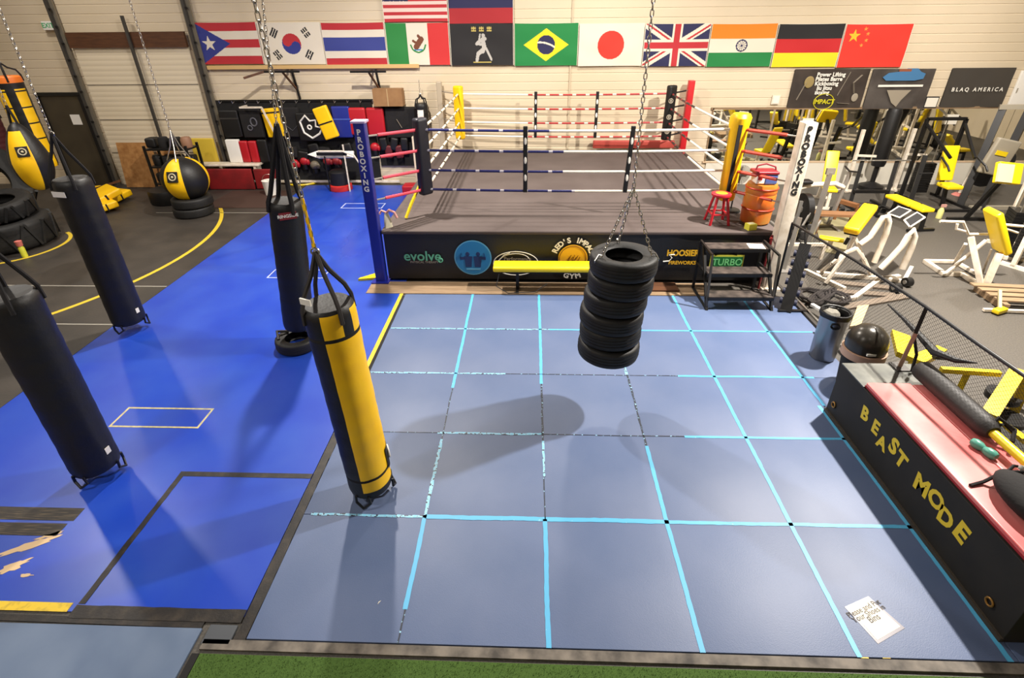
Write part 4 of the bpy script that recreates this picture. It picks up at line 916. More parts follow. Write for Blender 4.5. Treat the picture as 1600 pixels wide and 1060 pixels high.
b = MB(); b.box((-8.25, 13.78, .3), (1.35, .07, .56), mat('old_red', (136, 22, 26), .55, c2=(104, 20, 22), scale=3), bev=.02); tag(b.build('exercise_mat'), 'wide red pad under the white board shelf, left one', 'pad', 'red pads at the wall foot')
b = MB(); b.box((-7.2, 13.8, .3), (.65, .07, .54), MATS['old_red'], bev=.02); tag(b.build('exercise_mat'), 'narrower red pad under the white board shelf, beside the white bucket', 'pad', 'red pads at the wall foot')
t = thing('bucket', 'white bucket standing behind the rear black bag by the red pads', 'bucket', (-6.95, 13.3, 0))
b = MB(); b.lathe([(0, .01), (.15, .01), (.18, .38), (.19, .4), (.17, .4), (.14, .04), (0, .04)], white_plain, (-6.9, 13.3, 0), n=26); b.build('body', t); b = MB(); b.tube(arcp((-6.9, 13.3, .38), .18, 0, PI, 10), .005, steel, 5); b.build('handle', t)
b = MB(); b.box((-9.0, 12.75, .012), (1.6, 1.6, .02), mat('brown_mat', (62, 42, 34), .7)); 
b = MB(); b.box((-7.3, 12.9, .016), (1.7, 1.5, .012), mat('brown_mat', (62, 42, 34), .7)); tag(b.build('brown_floor_mat'), 'dull brown mat on the floor before the red pads', 'floor mat')

# gear wall between the roller door and the ring ---------------------------
b = MB(); b.box((-6.3, 14.36, 1.18), (4.2, .05, 2.16), black_matte); gw = tag(b.build('gear_board'), 'black backing board on the wall holding the pads and gloves', 'board')
b = MB(); b.box((-3.5, 14.36, 1.3), (1.3, .05, 1.55), black_cloth); tag(b.build('gear_board'), 'black cloth covered board behind the blue ring post, under the cardboard box', 'board')
b = MB()
for k in range(13): b.tube([(-8.2+.34*k, 14.33, 2.24), (-8.2+.34*k, 14.2, 2.2), (-8.2+.34*k, 14.18, 2.26)], .008, steel, 5)
b.box((-6.2, 14.32, 2.25), (4.1, .03, .05), black_metal)
tag(b.build('hook_rail'), 'rail of small steel hooks along the top of the black board', 'hook rail')
b = MB(); b.box((-5.6, 14.33, 3.06), (5.5, .06, .09), mat('pine', (206, 170, 112), .6)); tag(b.build('pine_batten'), 'long pine batten on the wall under the left flags', 'batten')
for k, (px, lb) in enumerate(((440, 'left one, above the yellow shield'), (575, 'right one, beside the cardboard box'))):
    q = at_y(px, 112, 13.9); b = MB(); b.bar((q.x-.45, 13.9, q.z), (q.x+.45, 13.9, q.z), .05, .05, black_metal); b.bar((q.x, 13.9, q.z), (q.x, 14.3, q.z-.0), .04, .04, black_metal); b.bar((q.x+.08, 14.32, q.z+.02), (q.x+.16, 14.32, 2.28), .05, .05, black_metal); b.bar((q.x-.0, 13.92, q.z), (q.x+.12, 14.32, q.z-.45), .04, .04, brown_wood)
    if k == 0: b.bar((q.x-.45, 13.9, q.z), (q.x-.85, 13.6, q.z-.12), .05, .05, brown_wood)
    tag(b.build('pull_up_bracket'), 'black pull-up bar bracket on the pine batten, ' + lb, 'bracket', 'pull-up bar brackets')
def wpad(px0, py0, px1, py1, m, name, label, cat, y=14.2, th=.12, bev=.04, tilt=0.0, group='gear on the black board', build=True):
    a = at_y((px0+px1)/2, py0, y); c = at_y((px0+px1)/2, py1, y); l = at_y(px0, (py0+py1)/2, y); r = at_y(px1, (py0+py1)/2, y)
    w = abs(r.x-l.x); h = abs(a.z-c.z); cx = (l.x+r.x)/2; cz = (a.z+c.z)/2; b = MB(); b.box((cx, y, cz), (w, th, h), m, rot(0, tilt), bev=bev)
    o = tag(b.build(name), label, cat, group); return o, Vector((cx, y-th/2, cz)), w, h
def cstrap(o, c, w, h, m=black_cloth, fr=.0, tilt=0.0):
    b = MB(); b.box((c.x, c.y-.004, c.z+h*fr), (w*1.03, .012, .035), m, rot(0, tilt)); b.build('strap', o)
kw = dict()
o, c, w, h = wpad(347, 172, 376, 214, black_vinyl, 'kick_shield', 'black kick shield at the left end of the gear board', 'kick shield'); cstrap(o, c, w, h, dark_steel, .2)
o, c, w, h = wpad(378, 171, 410, 215, black_cloth, 'kick_shield', 'black kick shield with a grey print, left of the first yellow shield', 'kick shield')
b = MB(); b.torus(.1, .02, mat('print_dim', (90, 90, 96), .5), (c.x+.08, c.y-.004, c.z+.05), rot(PI/2), sx=.8); b.torus(.06, .015, MATS['print_dim'], (c.x-.05, c.y-.004, c.z-.1), rot(PI/2)); b.build('print', o)
b = MB(); q = at_y(392, 168, 14.0); b.bar((q.x-.3, 14.0, q.z), (q.x+.28, 14.0, q.z), .06, .04, white_paint); b.bar((q.x+.28, 14.0, q.z), (q.x+.5, 14.0, q.z-.7), .04, .04, white_paint); b.bar((q.x-.28, 14.0, q.z), (q.x-.28, 14.34, q.z), .04, .04, white_paint); tag(b.build('white_bracket'), 'white bent metal bracket beside the first yellow shield', 'bracket')
o, c, w, h = wpad(414, 169, 441, 214, yellow_vinyl, 'kick_shield', 'yellow kick shield hanging upright behind the chain', 'kick shield', tilt=-.08); cstrap(o, c, w, h, black_cloth, .36, -.08)
o, c, w, h = wpad(443, 168, 470, 214, black_cloth, 'kick_shield', 'black shield with a faint grey chevron, between the yellow shield and the white emblem', 'kick shield', y=14.24)
b = MB(); b.bar((c.x-.18, c.y-.006, c.z-.05), (c.x, c.y-.006, c.z-.2), .03, .006, MATS['print_dim']); b.bar((c.x+.18, c.y-.006, c.z-.05), (c.x, c.y-.006, c.z-.2), .03, .006, MATS['print_dim']); b.build('print', o)
o, c, w, h = wpad(466, 176, 508, 220, black_vinyl, 'emblem_shield', 'black shield with a large white angular emblem', 'kick shield', y=14.16)
b = MB(); pts = [(-.1, .3), (-.26, .14), (-.2, -.14), (0, -.28), (.22, -.16), (.3, -.02), (.14, .02), (.16, .18), (.0, .16)]
P3 = [Vector((c.x+x, c.y-.01, c.z+z)) for x, z in pts]; b.tube(P3, .028, pr_w, 6, closed=True); b.torus(.05, .02, pr_w, (c.x-.03, c.y-.01, c.z-.0), rot(PI/2)); b.build('emblem', o)
o, c, w, h = wpad(498, 166, 521, 217, yellow_vinyl, 'kick_shield', 'yellow kick shield hanging tilted beside the white emblem', 'kick shield', y=14.05, tilt=.28*-1)
cstrap(o, c, w, h, black_cloth, -.0, -.28)
o, c, w, h = wpad(521, 166, 549, 215, blue_vinyl, 'body_shield', 'blue body shield between the tilted yellow shield and the red pads', 'body shield', y=14.2); cstrap(o, c, w, h, mat('strap_blue', (60, 84, 170), .5), .1)
o, c, w, h = wpad(546, 168, 573, 211, red_vinyl, 'thai_pad', 'bright red pad behind the top of the blue ring post', 'pad', bev=.06)
o, c, w, h = wpad(574, 168, 601, 212, red_vinyl, 'thai_pad', 'bright red pad just right of the blue ring post', 'pad', bev=.06)
o, c, w, h = wpad(604, 168, 650, 215, black_cloth, 'kick_shield', 'black shield with a grey mark under the cardboard box', 'kick shield', y=14.25)
b = MB(); b.bar((c.x-.1, c.y-.006, c.z+.1), (c.x+.02, c.y-.006, c.z-.12), .04, .006, gb); b.build('print', o)
wpad(357, 218, 377, 253.5, white_plain, 'foam_block', 'white foam block standing on the white board shelf', 'foam block', y=14.1, bev=.02)
for k, (a0, a1, lb) in enumerate(((377, 390, 'left of the pair'), (391, 404, 'right of the pair'))):
    wpad(a0, 220, a1, 253.5, red_vinyl, 'focus_mitt', 'red mitt standing on the white board shelf, ' + lb, 'mitt', y=14.1, bev=.05, group='red mitts on the shelf')
wpad(405, 218, 420, 253.5, black_vinyl, 'focus_mitt', 'black mitt with a white cuff next to the red mitts', 'mitt', y=14.1, bev=.04)
for k, (px, py, m, lb) in enumerate(((461, 256, red_vinyl, 'bright red, left of the white board'), (476, 252, red_vinyl, 'red, second from the left'), (492, 258, mat('glove_grey', (110, 100, 84), .5), 'grey one'), (512, 252, mat('glove_dull_red', (130, 26, 30), .5), 'dull red under the white board'), (526, 252, MATS['glove_dull_red'], 'dull red beside the black drum'), (586, 230, red_vinyl, 'red, right of the blue post'))):
    q = at_y(px, py, 14.245); t = thing('boxing_glove', 'boxing glove on the gear board, ' + lb, 'boxing glove', (q.x, q.y, q.z-.12), 'boxing gloves on the gear board')
    b = MB(); b.ball(q, (.13, .1, .12), m); b.ball(q+Vector((.11, -.04, -.02)), (.05, .05, .08), m); b.build('fist', t); b = MB(); b.lathe([(.07, -.12), (.08, -.1), (.07, .04), (0, .05)], black_vinyl, q+Vector((0, 0, -.1)), n=14); b.build('cuff', t)
for k in range(7):
    q = at_y(440+k*17, 232+6*(k % 3), 14.27); b = MB(); b.box(q, (.3, .14, .3), (black_vinyl, black_cloth, black_metal)[k % 3], rot(0, .2*(k % 3)-.2), bev=.06); tag(b.build('shin_guard'), 'black guard hanging low on the gear board, ' + ['first', 'second', 'third', 'fourth', 'fifth', 'sixth', 'seventh'][k] + ' from the left', 'guard', 'black guards low on the gear board')
for k in range(5):
    q = at_y(600+k*8, 225+12*(k % 2), 14.2); b = MB(); b.box(q, (.2, .14, .34), (black_vinyl, mat('dim_red', (90, 22, 26), .5))[k % 2], rot(0, .15*(k % 3)-.1), bev=.05); tag(b.build('shin_guard'), ('dim red' if k % 2 else 'black') + ' guard right of the blue post, ' + ['first', 'second', 'third', 'fourth', 'fifth'][k] + ' from the left', 'guard', 'guards right of the blue post')
t = thing('sled_board', 'white pointed board with a black frame standing low before the gear board', 'board', (-5.2, 13.7, 0))
q0 = at_y(480, 243, 13.7); q1 = at_y(552, 243, 13.7); b = MB(); b.prism([(0, .05), (.25, .14), (q1.x-q0.x, .14), (q1.x-q0.x, -.03), (.3, -.05)], .06, white_plain, rot(PI/2-.5), (q0.x, 13.75, q0.z-.05)); b.build('deck', t)
b = MB(); b.tube([(q0.x+.35, 13.6, q0.z+.13), (q1.x-.25, 13.6, q0.z+.13), (q1.x+.05, 13.6, q0.z+.02), (q1.x+.2, 13.6, q0.z-.25), (q1.x+.2, 13.6, 0)], .022, white_paint, 8); b.box((q0.x+.7, 13.6, q0.z+.06), (.8, .03, .08), black_metal); b.bar((q1.x-.2, 13.6, q0.z+.3), (q1.x-.2, 13.6, 0), .03, .03, white_paint); b.bar((q0.x+.5, 13.6, q0.z), (q0.x+.5, 13.6, 0), .03, .03, black_metal); b.build('frame', t)
q = at_z(548, 284); q.y = 13.8; t = thing('round_canister', 'black round canister with a red base ring near the back of the blue floor', 'canister', (q.x, q.y, 0))
b = MB(); b.lathe([(0, .16), (.26, .16), (.26, .5), (.2, .55), (0, .56)], black_vinyl, (q.x, q.y, 0), n=24); b.build('body', t); b = MB(); b.lathe([(0, .014), (.3, .014), (.31, .04), (.3, .15), (.27, .17), (0, .17)], mat('base_red', (190, 40, 34), .5), (q.x, q.y, 0), n=26); b.build('base_ring', t)
q = at_z(590, 286); t = thing('cup_stack', 'stack of pale orange cups standing behind the blue ring post', 'cups', (q.x, q.y, 0))
for k in range(3): b = MB(); b.lathe([(0, .02+.16*k), (.07, .02+.16*k), (.095, .2+.16*k), (.085, .2+.16*k), (0, .05+.16*k)], (mat('cup_orange', (232, 168, 90), .5), mat('cup_deep_orange', (214, 110, 40), .5))[k == 2], (q.x, q.y, 0), n=18); b.build('cup', t)
b = MB(); b.box((at_y(453, 287, 14.28).x+1.0, 14.3, .10), (4.3, .04, .06), white_paint); tag(b.build('floor_batten'), 'pale batten along the foot of the gear board', 'batten')
b = MB(); o_ = at_z(475, 285); b.torus(.34, .03, yellow_paint, (o_.x, o_.y-.1, .04), None, 24, 6, sx=1.3); tag(b.build('agility_ring'), 'yellow ring lying flat at the far end of the blue floor', 'ring')
b = MB(); q = at_y(607, 152, 14.15); b.box((q.x, 14.18, q.z), (.76, .26, .42), cardboard); b.box((q.x, 14.045, q.z+.0), (.03, .006, .42), mat('packing_tape', (176, 146, 104), .4)); tag(b.build('cardboard_box'), 'brown cardboard box on top of the gear board', 'cardboard box')
q = at_y(660, 176, 14.2); t, R, _ = heavy_bag('small black bag with a white front hanging behind the left corner pad', (q.x, 14.1, 1.42), (q.x, 14.1, 2.2), .17, 2.75, lambda t, a: (pr_w if (abs(((a+PI) % (2*PI))-PI+PI/2) < .45 and .45 < t < .85) else black_vinyl), black_vinyl, loops=False, seed=8, swivel=.2)
b = MB(); b.box((-2.95, 14.2, .68), (.42, .3, 1.36), mat('cream_post', (220, 204, 180), .6), bev=.01); tag(b.build('foam_column'), 'tall cream block standing behind the left front corner pad', 'block')
b = MB(); b.box((-3.1, 13.6, .11), (.62, .4, .2), red_vinyl, bev=.04); tag(b.build('foam_pad'), 'red pad on the floor behind the left side of the ring', 'pad')
b = MB(); b.box((2.75, 14.22, 1.12), (2.15, .12, .2), mat('rose_pad', (176, 70, 60), .5), bev=.03); b.box((2.75, 14.32, .9), (.1, .1, .5), black_metal); tag(b.build('padded_beam'), 'long dusty red padded beam behind the far side of the ring', 'beam')

# ================================================================== RIGHT SIDE, NEAR
def at_x(px, py, x):
    d = _ray(px, py); return Vector((0, 0, CAMZ)) + d*(x/d.x)
t = thing('plyo_box_platform', 'long black wooden box lettered BEAST MODE in yellow at the right edge', 'platform', (3.9, 3.5, .02))
bx = mat('box_black', (20, 17, 13), .75, c2=(30, 26, 20), scale=5)
b = MB(); b.box((3.905, 3.5, .355), (.95, 2.54, .65), bx, bev=.006); b.box((3.425, 3.5, .05), (.03, 2.54, .04), mat('box_foot', (52, 44, 34), .7)); b.build('body', t)
b = MB(); b.box((3.905, 4.56, .686), (.95, .42, .012), mat('diamond_plate', (112, 112, 106), .35, .5, c2=(84, 86, 82), scale=6)); b.build('end_plate', t)
b = MB(); RX = Matrix(((0, 0, -1), (-1, 0, 0), (0, 1, 0)))
yl = mat('letter_yellow', (214, 186, 28), .5)
for ch, y, z, s, rz in (('B', 4.20, .46, .17, .12), ('E', 4.01, .45, .17, .05), ('A', 3.87, .38, .16, .1), ('S', 3.73, .47, .19, -.05), ('T', 3.60, .43, .18, -.1), ('M', 3.31, .42, .19, .08), ('O', 3.14, .44, .18, -.1), ('D', 3.0, .39, .18, .1), ('E', 2.84, .42, .20, -.1)):
    text(b, ch, (3.4275, y, z), s*1.15, yl, RX @ rot(0, 0, rz), .045)
b.build('lettering', t)
for y, z in ((4.66, .2), (2.42, .2)): b = MB(); b.torus(.03, .008, mat('brass', (150, 110, 50), .4, .6), (3.42, y, z), rot(0, PI/2)); b.build('ring_pull', t)
redtop = mat('red_gym_mat', (206, 84, 84), .3, c2=(222, 140, 136), scale=1.4, lo=.3, hi=.65)
for (x0, x1, lb) in ((3.45, 3.885, 'wide red pad on the left half of the BEAST MODE box'), (3.895, 4.12, 'narrow red pad along the right side of the BEAST MODE box')):
    b = MB(); b.box(((x0+x1)/2, 3.36, .713), (x1-x0, 2.0 if x0 < 3.6 else 1.96, .05), redtop, bev=.012); b.box(((x0+x1)/2, 3.36, .698), (x1-x0+.006, 2.0, .02), mat('red_side', (150, 24, 28), .45)); tag(b.build('red_mat'), lb, 'mat', 'red pads on the black box')
# foam roll on yellow bar
t = thing('padded_bar', 'thick black foam roll on a yellow steel bar along the BEAST MODE box', 'padded bar', (4.02, 3.4, .74))
b = MB(); Rr = frame((0, -1, 0)); b.lathe([(0, 0), (.08, 0), (.098, .02), (.1, .06), (.1, .84), (.09, .9), (.06, .95), (0, .95)], mat('foam_black', (34, 31, 30), .6, bump=.2, bscale=50), (4.02, 4.47, .845), Rr, n=28); b.build('foam_sleeve', t)
b = MB(); b.tube([(4.02, 3.52, .845), (4.02, 2.2, .845)], .04, yellow_paint, 14); b.build('bar', t)
b = MB(); b.tube([(4.0, 3.55, .86), (4.08, 3.6, .95), (4.16, 3.5, .9), (4.1, 3.42, .84)], .018, black_cloth, 6); b.tube([(4.05, 3.55, .9), (4.16, 3.6, .88), (4.2, 3.52, .84)], .014, black_cloth, 6); b.build('strap', t)
# backpack
t = thing('backpack', 'black backpack lying on the red pads at the right edge', 'backpack', (3.78, 2.78, .74))
b = MB(); b.ball((3.76, 2.78, .84), (.19, .32, .105), black_cloth, 26); b.ball((3.79, 2.72, .91), (.13, .2, .07), black_cloth, 20); b.build('body', t)
b = MB(); b.tube([(3.5, 3.02, .75), (3.62, 3.05, .76), (3.74, 3.06, .86), (3.84, 2.98, .95), (3.9, 2.8, .98)], .014, black_cloth, 8); b.build('shoulder_strap', t)
b = MB(); b.tube([(3.72, 3.03, .86), (3.8, 3.07, .92), (3.88, 3.04, .92), (3.92, 2.98, .9)], .012, black_vinyl, 8); b.ball((3.84, 3.05, .92), (.025, .02, .02), white_plain); b.build('handle', t)
b = MB(); b.tube([(3.7, 2.7, .93), (3.78, 2.86, .965), (3.92, 2.86, .965), (3.98, 2.7, .92)], .006, dark_steel, 5); b.build('zip', t)
b = MB(); Rr = frame(Vector((.06, -.2, 0))); b.lathe([(0, -.1), (.03, -.1), (.042, -.075), (.04, -.03), (.026, 0), (.04, .03), (.042, .075), (.03, .1), (0, .1)], mat('teal_plastic', (76, 150, 132), .4), (3.88, 3.4, .775), Rr, n=20); tag(b.build('massage_peanut'), 'teal peanut-shaped massage roller on the red pads', 'massage roller')
# trash can
t = thing('trash_can', 'grey round metal trash can with a black liner beside the mats', 'trash can', (3.97, 5.9, .024))
cx, cy = 3.93, 5.88
b = MB(); b.lathe([(0, .03), (.15, .03), (.155, .06), (.165, .68), (.175, .70), (.155, .70), (.145, .1), (0, .1)], mat('can_grey', (140, 140, 142), .28, .9), (cx, cy, 0), n=48, disp=lambda u, a: .002*sin(a*12)); b.build('body', t)
b = MB(); b.lathe([(.13, .4), (.15, .7), (.18, .725), (.185, .66)], black_vinyl, (cx, cy, 0), n=40, disp=lambda u, a: .006*sin(a*7+u*4)); b.torus(.172, .014, black_vinyl, (cx, cy, .715)); b.build('liner', t)
b = MB(); n = Vector((-.35, -1, 0)).normalized(); b.torus(.035, .009, black_matte, Vector((cx, cy, .58))+n*.168, frame(n), sx=1.4); b.build('badge', t)
b = MB(); b.lathe([(0, .0), (.08, .0), (.1, .03), (.07, .06), (0, .06)], mat('litter_grey', (120, 116, 106), .8), (cx-.02, cy+.05, .64), n=12, disp=lambda u, a: .012*sin(a*5)); b.build('litter', t)
# black pot with dome lid
t = thing('domed_bin', 'black bin with a dark dome lid and tan rim beside the trash can', 'bin', (4.12, 5.3, 0))
cx, cy = 4.0, 5.28
b = MB(); b.lathe([(0, .03), (.17, .03), (.21, .46), (.0, .46)], black_matte, (cx, cy, 0), n=36); b.build('body', t)
b = MB(); b.lathe([(.2, .46), (.235, .46), (.235, .55), (.2, .56)], mat('rim_tan', (176, 140, 116), .5), (cx, cy, 0), n=36); b.build('rim', t)
b = MB(); b.lathe([(.215, .55), (.22, .6), (.215, .68), (.19, .76), (.13, .83), (.06, .86), (0, .865)], mat('dome_dark', (56, 52, 46), .28, .3), (cx, cy, 0), n=40); b.build('dome_lid', t)
b = MB(); b.box((cx-.06, cy-.215, .60), (.1, .02, .025), paper); b.build('label_patch', t)
# floor sign
p = [at_z(px, py, .0) for px, py in ((1318, 952), (1355, 935), (1412, 985), (1370, 1010))]
t = thing('floor_sign', 'laminated white notice taped to the near right grey mat', 'sign', (2.62, 2.38, .024))
b = MB(); b.add([Vector((q.x, q.y, .0262)) for q in p]+[Vector((q.x, q.y, .0245)) for q in p], [(3, 2, 1, 0), (4, 5, 6, 7), (0, 1, 5, 4), (1, 2, 6, 5), (2, 3, 7, 6), (3, 0, 4, 7)], mat('sign_border', (92, 84, 96), .35)); b.build('sleeve', t)
ce = (p[0]+p[1]+p[2]+p[3])/4; q = [ce+(v-ce)*.86 for v in p]
b = MB(); b.add([Vector((v.x, v.y, .0272)) for v in q]+[Vector((v.x, v.y, .0262)) for v in q], [(3, 2, 1, 0), (4, 5, 6, 7), (0, 1, 5, 4), (1, 2, 6, 5), (2, 3, 7, 6), (3, 0, 4, 7)], paper); b.build('paper_sheet', t)
ex = (q[1]-q[0]).normalized(); ez = Vector((0, 0, 1)); ey = ez.cross(ex); Rs = Matrix((ex, ey, ez)).transposed(); dn = ((q[3]-q[0])+(q[2]-q[1]))/2; mid = (q[0]+q[1])/2
for k, s in enumerate(('Please and Put', 'Your Shoes in', 'Bins')): c_ = mid+dn*(.17+.17*k); b = MB(); text(b, s, (c_.x, c_.y, .0278), .056 if k < 2 else .064, mat('ink', (84, 78, 74), .7), Rs, .008); b.build('lettering', t)
for px, py in ((1545, 742), ): pass
for k, (px, py) in enumerate(((590, 945), )):
    q = at_z(px, py, .024); b = MB(); b.prism([(0, 0), (.02, .03), (.004, .02)], .004, paper, None, (q.x, q.y, .0245)); tag(b.build('paper_scrap'), 'tiny white scrap on the grey mat below the yellow bag', 'scrap')
# yellow dashes at the turf edge
for k, px in enumerate((1350, 1384, 1416)):
    q = at_z(px, 1027, .02); b = MB(); b.box((q.x, q.y, .0215), (.055, .022, .003), yellow_tape); tag(b.build('tape_dash'), 'short yellow tape dash on the turf edging, ' + ('left', 'middle', 'right')[k] + ' one', 'tape', 'yellow dashes on the edging')

# netted fence -----------------------------------------------------------
t = thing('net_fence', 'black tube railing with dark mesh netting behind the black box', 'fence', (4.2, 5.2, 0))
rl = [(4.0, 7.62, 1.28), (4.0, 5.9, 1.40), (3.98, 4.66, 1.46), (4.0, 3.97, 1.45), (4.02, 3.4, 1.45), (4.05, 1.9, 1.45)]
b = MB(); b.tube(rl, .018, black_metal, 10); b.build('rail', t)
b = MB(); b.tube([rl[0], (4.02, 7.64, .0)], .018, black_metal, 8); b.build('post', t)
b = MB(); b.bar((3.985, 4.66, 1.45), (3.95, 4.62, 1.18), .035, .035, black_metal); b.bar((3.95, 4.62, 1.18), (4.0, 4.7, .71), .035, .035, mat('lit_post', (160, 136, 116), .5)); b.box((4.0, 4.7, .70), (.14, .16, .012), dark_steel); b.tube([(4.0, 4.68, 1.1), (4.07, 4.64, .9), (4.06, 4.6, .71)], .016, black_metal, 6); b.build('post', t)  # lower post length coloured tan to paint in the light falling on it
b = MB(); b.tube([(4.05, 2.0, 1.45), (4.48, 2.0, .0)], .018, black_metal, 8); b.build('post', t)
def rail_pt(y):
    for a, c_ in zip(rl, rl[1:]):
        if a[0+1] >= y >= c_[1]: f = (a[1]-y)/(a[1]-c_[1]); return Vector(a).lerp(Vector(c_), f)
    return Vector(rl[-1])
def netp(y, v): p = rail_pt(y); return Vector((p.x+.02+(4.50-p.x)*v, y, p.z*(1-v)+.03*v))
b = MB(); net_m = mat('net_black', (30, 30, 30), .8); step = .05; L0, L1 = 7.6, 2.05; H = 1.5; w = .0015
def seg3(p, q):
    d = (q-p).normalized(); s = d.cross(Vector((1, 0, .3))).normalized()*w; s2 = d.cross(s).normalized()*w
    b.add([p+s, p-s*.5+s2, p-s*.5-s2, q+s, q-s*.5+s2, q-s*.5-s2], [(0, 1, 4, 3), (1, 2, 5, 4), (2, 0, 3, 5)], net_m)
k = -int(H/step)-1
while L1 + k*step < L0:
    y0 = L1+k*step
    for s in (1, -1):
        pts = []
        for i in range(9):
            v = i/8; y = y0+v*H if s == 1 else y0+H-v*H
            if L1 <= y <= L0 and not (y < 4.9 and v > .75 and False): pts.append(netp(y, v))
            else:
                if len(pts) > 1:
                    for a, c_ in zip(pts, pts[1:]): seg3(a, c_)
                pts = []
        for a, c_ in zip(pts, pts[1:]): seg3(a, c_)
    k += 1
b.build('netting', t)
b = MB(); b.tube([(4.09, 5.3, 1.14), (4.08, 5.0, 1.13), (4.08, 4.75, 1.1), (4.07, 4.45, 1.06), (4.12, 4.25, 1.1), (4.2, 4.12, 1.16)], [.008, .02, .03, .045, .03, .006], black_vinyl, 8); tag(b.build('rubber_band'), 'black curved rubber strip hooked on the netting above the foam roll', 'strip')

# yellow machine behind the netting
t = thing('leg_sled', 'yellow steel machine on the floor behind the netting', 'weight machine', (5.0, 4.9, 0))
def Pz(*a): return [at_z(px, py, z) for px, py, z in a]
b = MB(); q = Pz((1470, 578, .62), (1562, 584, .62)); b.bar(q[0], q[1], .055, .055, yellow_paint); b.bar(q[0]+Vector((.3, 0, 0)), q[0]+Vector((.15, -.15, -.6)), .06, .06, yellow_paint)
q2 = Pz((1590, 580, .55), (1545, 650, .4)); b.bar(q2[0], q2[1], .14, .07, yellow_paint); q2 = Pz((1545, 650, .3), (1600, 690, .3)); b.bar(q2[0], q2[1], .08, .08, yellow_paint); b.bar(Vector((5.1, 4.3, .03)), Vector((5.9, 5.2, .03)), .08, .06, yellow_paint); b.bar(Vector((5.35, 4.6, .03)), Vector((5.45, 4.75, .58)), .09, .06, yellow_paint)
b.bar((5.6, 5.1, .03), (6.2, 4.0, .9), .08, .08, yellow_paint); b.build('frame', t)
b = MB(); b.tube([(4.72, 5.0, .63), (4.60, 5.02, .63)], .04, black_vinyl, 12); b.build('grip', t)
b = MB(); b.tube([(5.3, 4.75, .25), (5.3, 4.75, .32)], .16, black_metal, 24); b.tube([(5.2, 4.5, .14), (5.2, 4.5, .2)], .16, black_metal, 24); b.build('weight_plate', t)
t = thing('foot_plate_stand', 'yellow steel bracket behind the netting next to the foam roll', 'bracket', (4.62, 5.35, 0))
b = MB(); q = Pz((1392, 520, .4), (1400, 555, .4), (1442, 572, .4), (1478, 552, .4), (1462, 545, .4), (1432, 556, .4), (1420, 530, .4)); b.prism([(v.x, v.y) for v in q], .07, yellow_paint, None, (0, 0, .38)); b.bar((4.6, 5.25, .38), (4.6, 5.25, .0), .06, .06, yellow_paint); b.build('bracket', t)

# ================================================================== RIGHT SIDE, GYM FLOOR
def bars(b, pts, w, m, h=None):
    for p, q in zip(pts, pts[1:]): b.bar(p, q, w, h or w, m, bev=.006)
Y8 = 8.25
t = thing('glider_machine', 'white glider machine with bent tube arms, black footplates and a yellow seat', 'exercise machine', (5.7, 8.1, 0))
P = lambda pts, y: [at_y(px, py, y) for px, py in pts]
g = lambda px, py: at_z(px, py, .04)
b = MB(); bars(b, [g(1258, 423), g(1320, 452)], .07, white_paint); bars(b, [g(1275, 427), g(1400, 437)], .07, white_paint); bars(b, [g(1316, 468), g(1335, 466), g(1375, 437), g(1405, 432)], .07, white_paint)
bars(b, [g(1290, 443), at_y(1322, 395, 8.15), at_y(1338, 388, 8.2), at_y(1350, 405, 8.2), g(1362, 432)], .05, white_paint); bars(b, [g(1282, 425), at_y(1300, 412, 8.2), at_y(1322, 395, 8.2)], .05, white_paint)
bars(b, P([(1332, 362), (1352, 412)], 8.4), .05, white_paint); bars(b, P([(1340, 362), (1325, 392)], 8.4), .045, white_paint); bars(b, [g(1385, 436), g(1412, 440), g(1424, 418)], .06, white_paint); b.build('base_frame', t)
b = MB(); b.tube(P([(1344, 382), (1360, 370), (1372, 352), (1380, 340), (1387, 338), (1389, 347), (1385, 364), (1366, 410)], 8.35), .047, white_paint, 10); b.build('arm', t)
b = MB(); b.tube(P([(1376, 420), (1392, 404), (1410, 384), (1420, 368), (1427, 360), (1429, 370), (1424, 388), (1410, 420)], 8.1), .05, white_paint, 10); b.build('arm', t)
for qd in ([(1387, 334), (1404, 323), (1423, 329), (1406, 340)], [(1413, 344), (1433, 332), (1445, 340), (1422, 355)]):
    z = 1.05; c4 = [at_z(px, py, z) for px, py in qd]; b = MB(); b.tube(c4, .014, white_paint, 6, closed=True); b.add(c4+[v-Vector((0, 0, .015)) for v in c4], [(3, 2, 1, 0), (4, 5, 6, 7), (0, 1, 5, 4), (1, 2, 6, 5), (2, 3, 7, 6), (3, 0, 4, 7)], black_matte); b.build('foot_plate', t)
a0, a1 = at_z(1333, 354, .95), at_z(1357, 330, .95)
b = MB(); b.box((a0+a1)/2, (.24, (a1-a0).length+.1, .12), yellow_vinyl, rot(.12, 0, math.atan2(a1.y-a0.y, a1.x-a0.x)-PI/2), bev=.04); b.box((a0+a1)/2-Vector((0, 0, .08)), (.2, (a1-a0).length, .03), black_matte, rot(.12, 0, math.atan2(a1.y-a0.y, a1.x-a0.x)-PI/2)); b.build('seat_pad', t)
b = MB(); b.tube(P([(1311, 392), (1306, 404)], 8.0), .03, black_vinyl, 10); b.tube(P([(1326, 372), (1320, 382)], 8.5), .03, black_vinyl, 10); b.build('grip', t)
for px, py in ((1400, 452), (1418, 443)):
    q = at_z(px, py, .06); b = MB(); b.tube([q+Vector((-.05, 0, .02)), q+Vector((.05, .02, .02))], .08, black_metal, 18); b.tube([q+Vector((-.06, 0, .02)), q+Vector((.06, .02, .02))], .035, gray_metal, 12); b.build('wheel', t)
